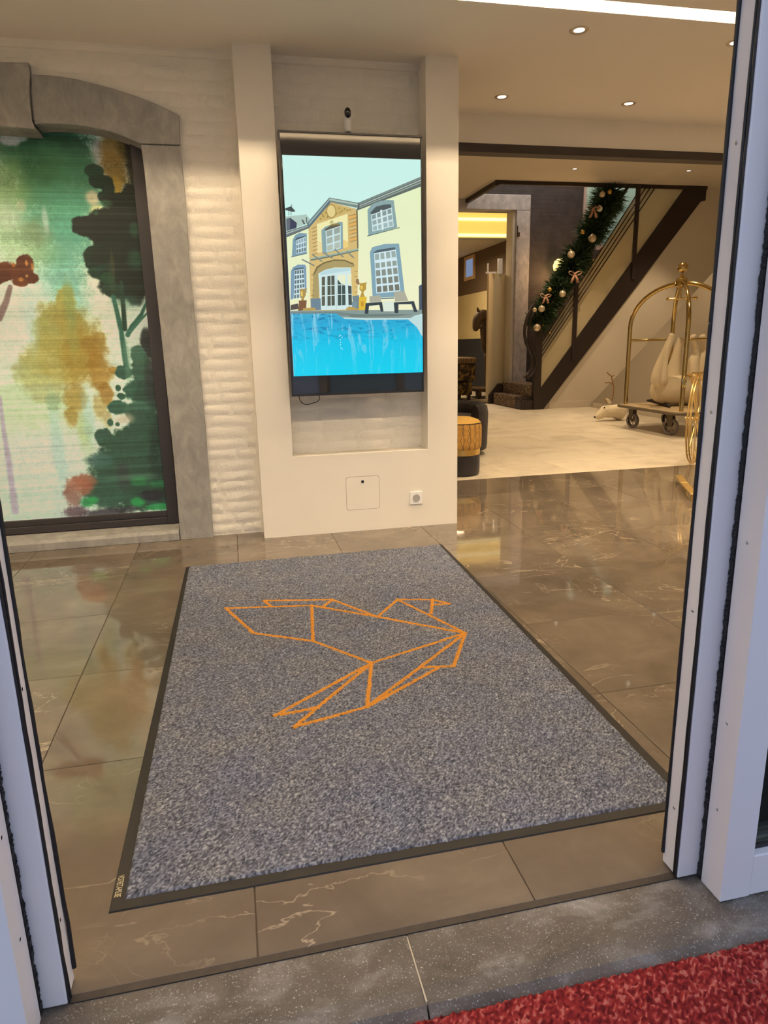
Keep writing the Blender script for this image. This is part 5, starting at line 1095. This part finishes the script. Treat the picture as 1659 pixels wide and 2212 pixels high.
for L_, y_ in ((L1, 7.72), (L2, 7.92), (L3, 7.72), (L4, 7.90)): limb(0, [(p[0], y_, p[1]) for p in L_], [.13, .105, .070, .052, .046, .046])
skinned('body', vs, ed, ra, M['fur'], rd, 2, [2]+roots)
rh = thing('deer_head_decoration', 'white reindeer head with thin brown antlers lying on the floor behind the cart', 'figure', (5.3, 8.9, 0))
hv = [(5.0581,0.0427),(5.1071,0.0735),(5.1983,0.1288),(5.2978,0.1707),(5.418,0.1261),(5.5321,0.0748)]
skinned('head', [(p[0], 8.9+.01*i, p[1]) for i, p in enumerate(hv)], [(i, i+1) for i in range(5)], [.034, .054, .083, .106, .122, .130], M['fur'], rh, 2, 3)
e1 = [(5.2552,0.2414),(5.2155,0.2951),(5.1777,0.3226)]
skinned('ear', [(p[0], 8.86, p[1]) for p in e1], [(0, 1), (1, 2)], [.022, .020, .010], M['fur'], rh, 2)
b = MB(); q_ = [(5.1435,0.1988)][0]; b.ball((q_[0], 8.83, q_[1]), .013, 12); b.build('eye', M['black'], rh, True)
b = MB(); q_ = [(5.0274,0.0658)][0]; b.ball((q_[0], 8.88, q_[1]), .015, 12); b.build('nose', M['black'], rh, True)
M['antler'] = flat('antler_brown', lin((150, 112, 66)), .8)
for nm, chains in (('antler', ([(5.3276,0.2774),(5.3428,0.382),(5.3441,0.4735),(5.3171,0.5525),(5.2979,0.6244)], [(5.2979,0.6244),(5.2599,0.6514),(5.2216,0.6849)], [(5.2979,0.6244),(5.3408,0.636)], [(5.3351,0.4998),(5.2742,0.5409),(5.2019,0.5368)])), ('antler', ([(5.3138,0.2571),(5.2538,0.2728),(5.2006,0.3014)], ))):
    b = MB()
    for ch in chains: b.tube([(p[0], 8.95, p[1]) for p in ch], .008, 6)
    b.build(nm, M['antler'], rh, True)
# folded item on the deck
fb = thing('folded_umbrella', 'small crumpled dark and brown folded umbrella on the cart deck', 'umbrella', (5.20, 7.45, .30))
fpx = [(5.5368,8.4091),(5.5299,8.2491),(5.4012,7.8538),(5.2594,7.5034),(5.6745,8.1748)]
b = MB(); b.tube([(fpx[0][0], fpx[0][1], .315), (fpx[1][0], fpx[1][1], .325), (fpx[2][0], fpx[2][1], .328), (fpx[3][0], fpx[3][1], .315)], [.012, .03, .028, .010], 8); b.build('canopy', flat('dark_fabric', lin((40, 34, 34)), .8, var=.3, vscale=40), fb, True)
b = MB(); b.tube([(fpx[1][0], fpx[1][1], .352), (fpx[2][0], fpx[2][1], .356)], [.014, .012], 8); b.build('wrap', flat('rust_fabric', lin((120, 72, 54)), .8, var=.3, vscale=40), fb, True)
b = MB(); b.tube([(fpx[2][0]-.06, fpx[2][1]-.04, .335), (fpx[2][0], fpx[2][1], .372), (fpx[4][0], fpx[4][1], .36)], .006, 6); b.build('strap', flat('pale_strap', lin((190, 176, 156)), .7), fb, True)

# gilded carriage ornament cut off by the right door
gc = thing('gilded_carriage', 'gilded metal carriage ornament with a thin spoked wheel beside the right door', 'ornament', (4.3, 5.7, 0))
WC = Vector((4.20, 5.58, .415)); ang = math.atan2(.80, .60)-math.radians(9); wd_ = Vector((math.cos(ang), math.sin(ang), 0)); wn = Vector((-wd_.y, wd_.x, 0))
WR = .41
b = MB()
pts = [WC+wd_*WR*math.cos(2*PI*k/40)+Vector((0, 0, WR*math.sin(2*PI*k/40))) for k in range(40)]
for off in (-.011, .011): b.tube([p+wn*off for p in pts], .008, 6, closed=True)
b.build('wheel_rim', M['gold'], gc, True)
b = MB()
for k in range(8):
    a = 2*PI*k/8; b.tube([WC, WC+wd_*WR*math.cos(a)+Vector((0, 0, WR*math.sin(a)))], .006, 6)
b.ball(tuple(WC), .03, 12); b.tube([WC-wn*.05, WC+wn*.10], .010, 8); b.build('wheel_spokes', M['gold'], gc, True)
def flatbar(p, q, w, tk, b):
    p, q = Vector(p), Vector(q); d = (q-p).normalized(); s_ = Vector((.8, -.6, 0)); n2 = d.cross(s_).normalized()
    b.hexa([p-s_*w/2-n2*tk/2, p+s_*w/2-n2*tk/2, p+s_*w/2+n2*tk/2, p-s_*w/2+n2*tk/2, q-s_*w/2-n2*tk/2, q+s_*w/2-n2*tk/2, q+s_*w/2+n2*tk/2, q-s_*w/2+n2*tk/2])
f1 = [(4.0248,0.8352),(4.052,0.7976),(4.077,0.7352),(4.1035,0.66),(4.1166,0.5763),(4.125,0.4923),(4.1538,0.4448)]
b = MB()
for i in range(6): flatbar((f1[i][0], 5.5, f1[i][1]), (f1[i+1][0], 5.5, f1[i+1][1]), .026, .006, b)
f2 = [(4.1221,0.7584),(4.1479,0.6915),(4.166,0.6078),(4.1693,0.482)]
for i in range(3): flatbar((f2[i][0], 5.5, f2[i][1]), (f2[i+1][0], 5.5, f2[i+1][1]), .02, .006, b)
f3 = [(4.0646,0.6697),(4.0737,0.528),(4.0945,0.3162),(4.1227,0.0785)]; f4 = [(4.1205,0.442),(4.1375,0.2714),(4.1526,0.1202)]
for L_ in (f3, f4):
    for i in range(len(L_)-1): flatbar((L_[i][0], 5.5, L_[i][1]), (L_[i+1][0], 5.5, L_[i+1][1]), .012, .006, b)
b.build('cage_bars', M['gold'], gc)
tp_ = [(4.0342,0.8349),(4.2172,0.8498),(4.069,0.7684),(4.2259,0.7674)]
b = MB(); flatbar((tp_[0][0], 5.5, tp_[0][1]), (tp_[1][0]+.5, 5.75, tp_[1][1]), .02, .012, b); flatbar((tp_[2][0], 5.5, tp_[2][1]), (tp_[3][0]+.5, 5.75, tp_[3][1]), .02, .008, b); b.build('top_rail', M['gold'], gc)
sc_ = [(4.0938,0.8045)][0]; b = MB()
b.tube([(sc_[0]+(.012+.0035*k/3)*math.cos(k*.55), 5.5, sc_[1]+(.010+.0022*k/3)*math.sin(k*.55)) for k in range(18)], .004, 6); b.build('scroll', M['gold'], gc, True)
rg_ = [(3.9514,0.7619)][0]; b = MB()
b.tube([(rg_[0]+.018*math.cos(2*PI*k/20), 5.46, rg_[1]+.048*math.sin(2*PI*k/20)) for k in range(20)], .006, 6, closed=True); b.tube([(rg_[0]+.01, 5.46, rg_[1]+.045), (rg_[0]+.05, 5.5, rg_[1]+.055), (f1[1][0], 5.5, f1[1][1])], .005, 6); b.build('side_ring', M['brass'], gc, True)
sh_ = [(3.5146,4.8288),(3.3716,4.5579),(3.1949,4.196)]
b = MB()
for i in range(2):
    p, q_ = Vector((*sh_[i], .06)), Vector((*sh_[i+1], .06)); d_ = (q_-p).normalized(); s_ = Vector((-d_.y, d_.x, 0))*.028
    b.hexa([p-s_-Vector((0, 0, .014)), p+s_-Vector((0, 0, .014)), q_+s_-Vector((0, 0, .014)), q_-s_-Vector((0, 0, .014)), p-s_, p+s_, q_+s_, q_-s_])
b.build('shaft', M['gold'], gc, bevel=.004)
b = MB(); q_ = sh_[2]; b.box(q_[0], q_[0]+.03, q_[1], q_[1]+.03, 0, .046); b.build('shaft_foot', M['gold'], gc)
MB().box(4.30, 4.75, 5.35, 5.75, .40, .43).build('floor_pan', M['gold'], gc); 
b = MB(); b.tube([WC, WC-wn*(-.0), WC+Vector((.45, -.1, 0))], .012, 8); b.build('axle', M['gold'], gc, True)

# ---- things in the room beyond the doorway
hs = thing('horse_sculpture', 'dark carved wooden horse on wheels half hidden by the opened door leaf', 'sculpture', (4.75, 13.4, 0))
hp = [(4.8274,1.328),(4.8358,1.4434),(4.8633,1.5846),(4.9494,1.6628),(5.047,1.6262),(5.1167,1.5278),(5.1591,1.331),(5.192,1.1328)]
V_ = [(p[0], 13.3+.06*max(0, i-3), p[1]) for i, p in enumerate(hp)]; RR = [.060, .078, .115, .125, .15, .17, .18, .18]
ED = [(i, i+1) for i in range(7)]
V_ += [(V_[7][0]+.22, 13.72, V_[7][2]-.10), (V_[7][0]+.30, 13.95, V_[7][2]-.08)]; RR += [.19, .18]; ED += [(7, 8), (8, 9)]
M['darkwood'] = flat('carved_dark_wood', lin((84, 64, 44)), .6, var=.25, vscale=14, bump=.4, bscale=30, bdist=.01)
def leg_(root, x, y, z0):
    a = len(V_); V_.extend([(x, y, z0), (x, y, z0*.55), (x, y, .20)]); RR.extend([.09, .055, .05]); ED.extend([(root, a), (a, a+1), (a+1, a+2)])
leg_(7, V_[7][0]-.02, 13.5, .9); leg_(7, V_[7][0]+.12, 13.62, .9)
leg_(9, V_[9][0]-.06, 13.9, .85); leg_(9, V_[9][0]+.04, 14.02, .85)
skinned('body', V_, ED, RR, M['darkwood'], hs, 2, 7)
ea = [(4.9105,1.6809),(4.871,1.7517),(4.8607,1.8044)]; skinned('ear', [(p[0], 13.3, p[1]) for p in ea], [(0, 1), (1, 2)], [.04, .03, .008], M['darkwood'], hs, 2)
b = MB(); rn = [(4.8955,1.4057),(4.9926,1.3951),(5.1289,1.3928)]; b.tube([(p[0], 13.3, p[1]) for p in rn], .02, 8); rn2 = [(4.9443,1.3782),(4.9753,1.2442),(5.0265,1.0731)]; b.tube([(p[0], 13.3, p[1]) for p in rn2], .018, 6); b.build('reins', M['darkwood'], hs, True)
bx_ = V_[7][0]
MB().box(bx_-.30, bx_+.55, 13.35, 14.15, .14, .20).build('base_board', M['darkwood'], hs, bevel=.01)
for (x, y) in ((bx_-.24, 13.42), (bx_-.24, 14.05), (bx_+.5, 13.42), (bx_+.5, 14.05)):
    b = MB(); b.lathe([(0, -.03), (.10, -.03), (.10, .03), (0, .03)], (x, y, .10), 18, 'x'); b.build('wheel', M['darkwood'], hs, True)
ot = thing('patterned_ottoman', 'square ottoman in dark camouflage fabric with a striped top beyond the doorway', 'ottoman', (4.3, 13.6, 0))
t = NT('camo_fabric'); t.color(t.ramp(t.noise(t.coord(), 9, 3, .6, .8), [(.40, lin((40, 34, 26))), (.52, lin((74, 60, 40))), (.62, lin((150, 120, 62))), (.72, lin((60, 50, 34)))])); t.set(Roughness=.9)
MB().box(3.95, 4.78, 13.1, 13.9, .38, .72).build('body', t.m, ot, bevel=.05, seg=3)
MB().box(4.02, 4.72, 13.15, 13.85, .10, .36).build('skirt', t.m, ot, bevel=.02)
t2 = NT('striped_top'); wv = t2.n('ShaderNodeTexWave'); wv.inputs['Scale'].default_value = 9; wv.inputs['Distortion'].default_value = 2.5; t2.l(t2.coord(), wv.inputs['Vector']); t2.color(t2.ramp(wv.outputs['Fac'], [(.3, lin((70, 54, 36))), (.7, lin((150, 124, 88)))])); t2.set(Roughness=.9)
MB().box(3.97, 4.80, 13.08, 13.92, .72, .84).build('cushion', t2.m, ot, bevel=.05, seg=3)
for (x, y) in ((4.06, 13.2), (4.66, 13.2), (4.06, 13.8), (4.66, 13.8)): MB().box(x-.03, x+.03, y-.03, y+.03, 0, .10).build('leg', M['black'], ot)
tv_ = thing('white_tray', 'flat white tray lying on the striped ottoman', 'tray', (4.15, 13.5, .84))
b = MB(); b.box(3.98, 4.36, 13.25, 13.75, .842, .87); b.box(3.98, 4.36, 13.25, 13.27, .87, .91); b.box(3.98, 4.36, 13.73, 13.75, .87, .91); b.box(4.34, 4.36, 13.27, 13.73, .87, .91); b.build('tray_body', M['white'], tv_, bevel=.006)
rl = bpy.data.lights.new('room_lamp', 'AREA'); rl.size = 1.2; rl.energy = 60; rl.color = WARM; ro = bpy.data.objects.new('room_lamp', rl); COL.objects.link(ro); ro.location = (4.2, 14.4, 2.93)
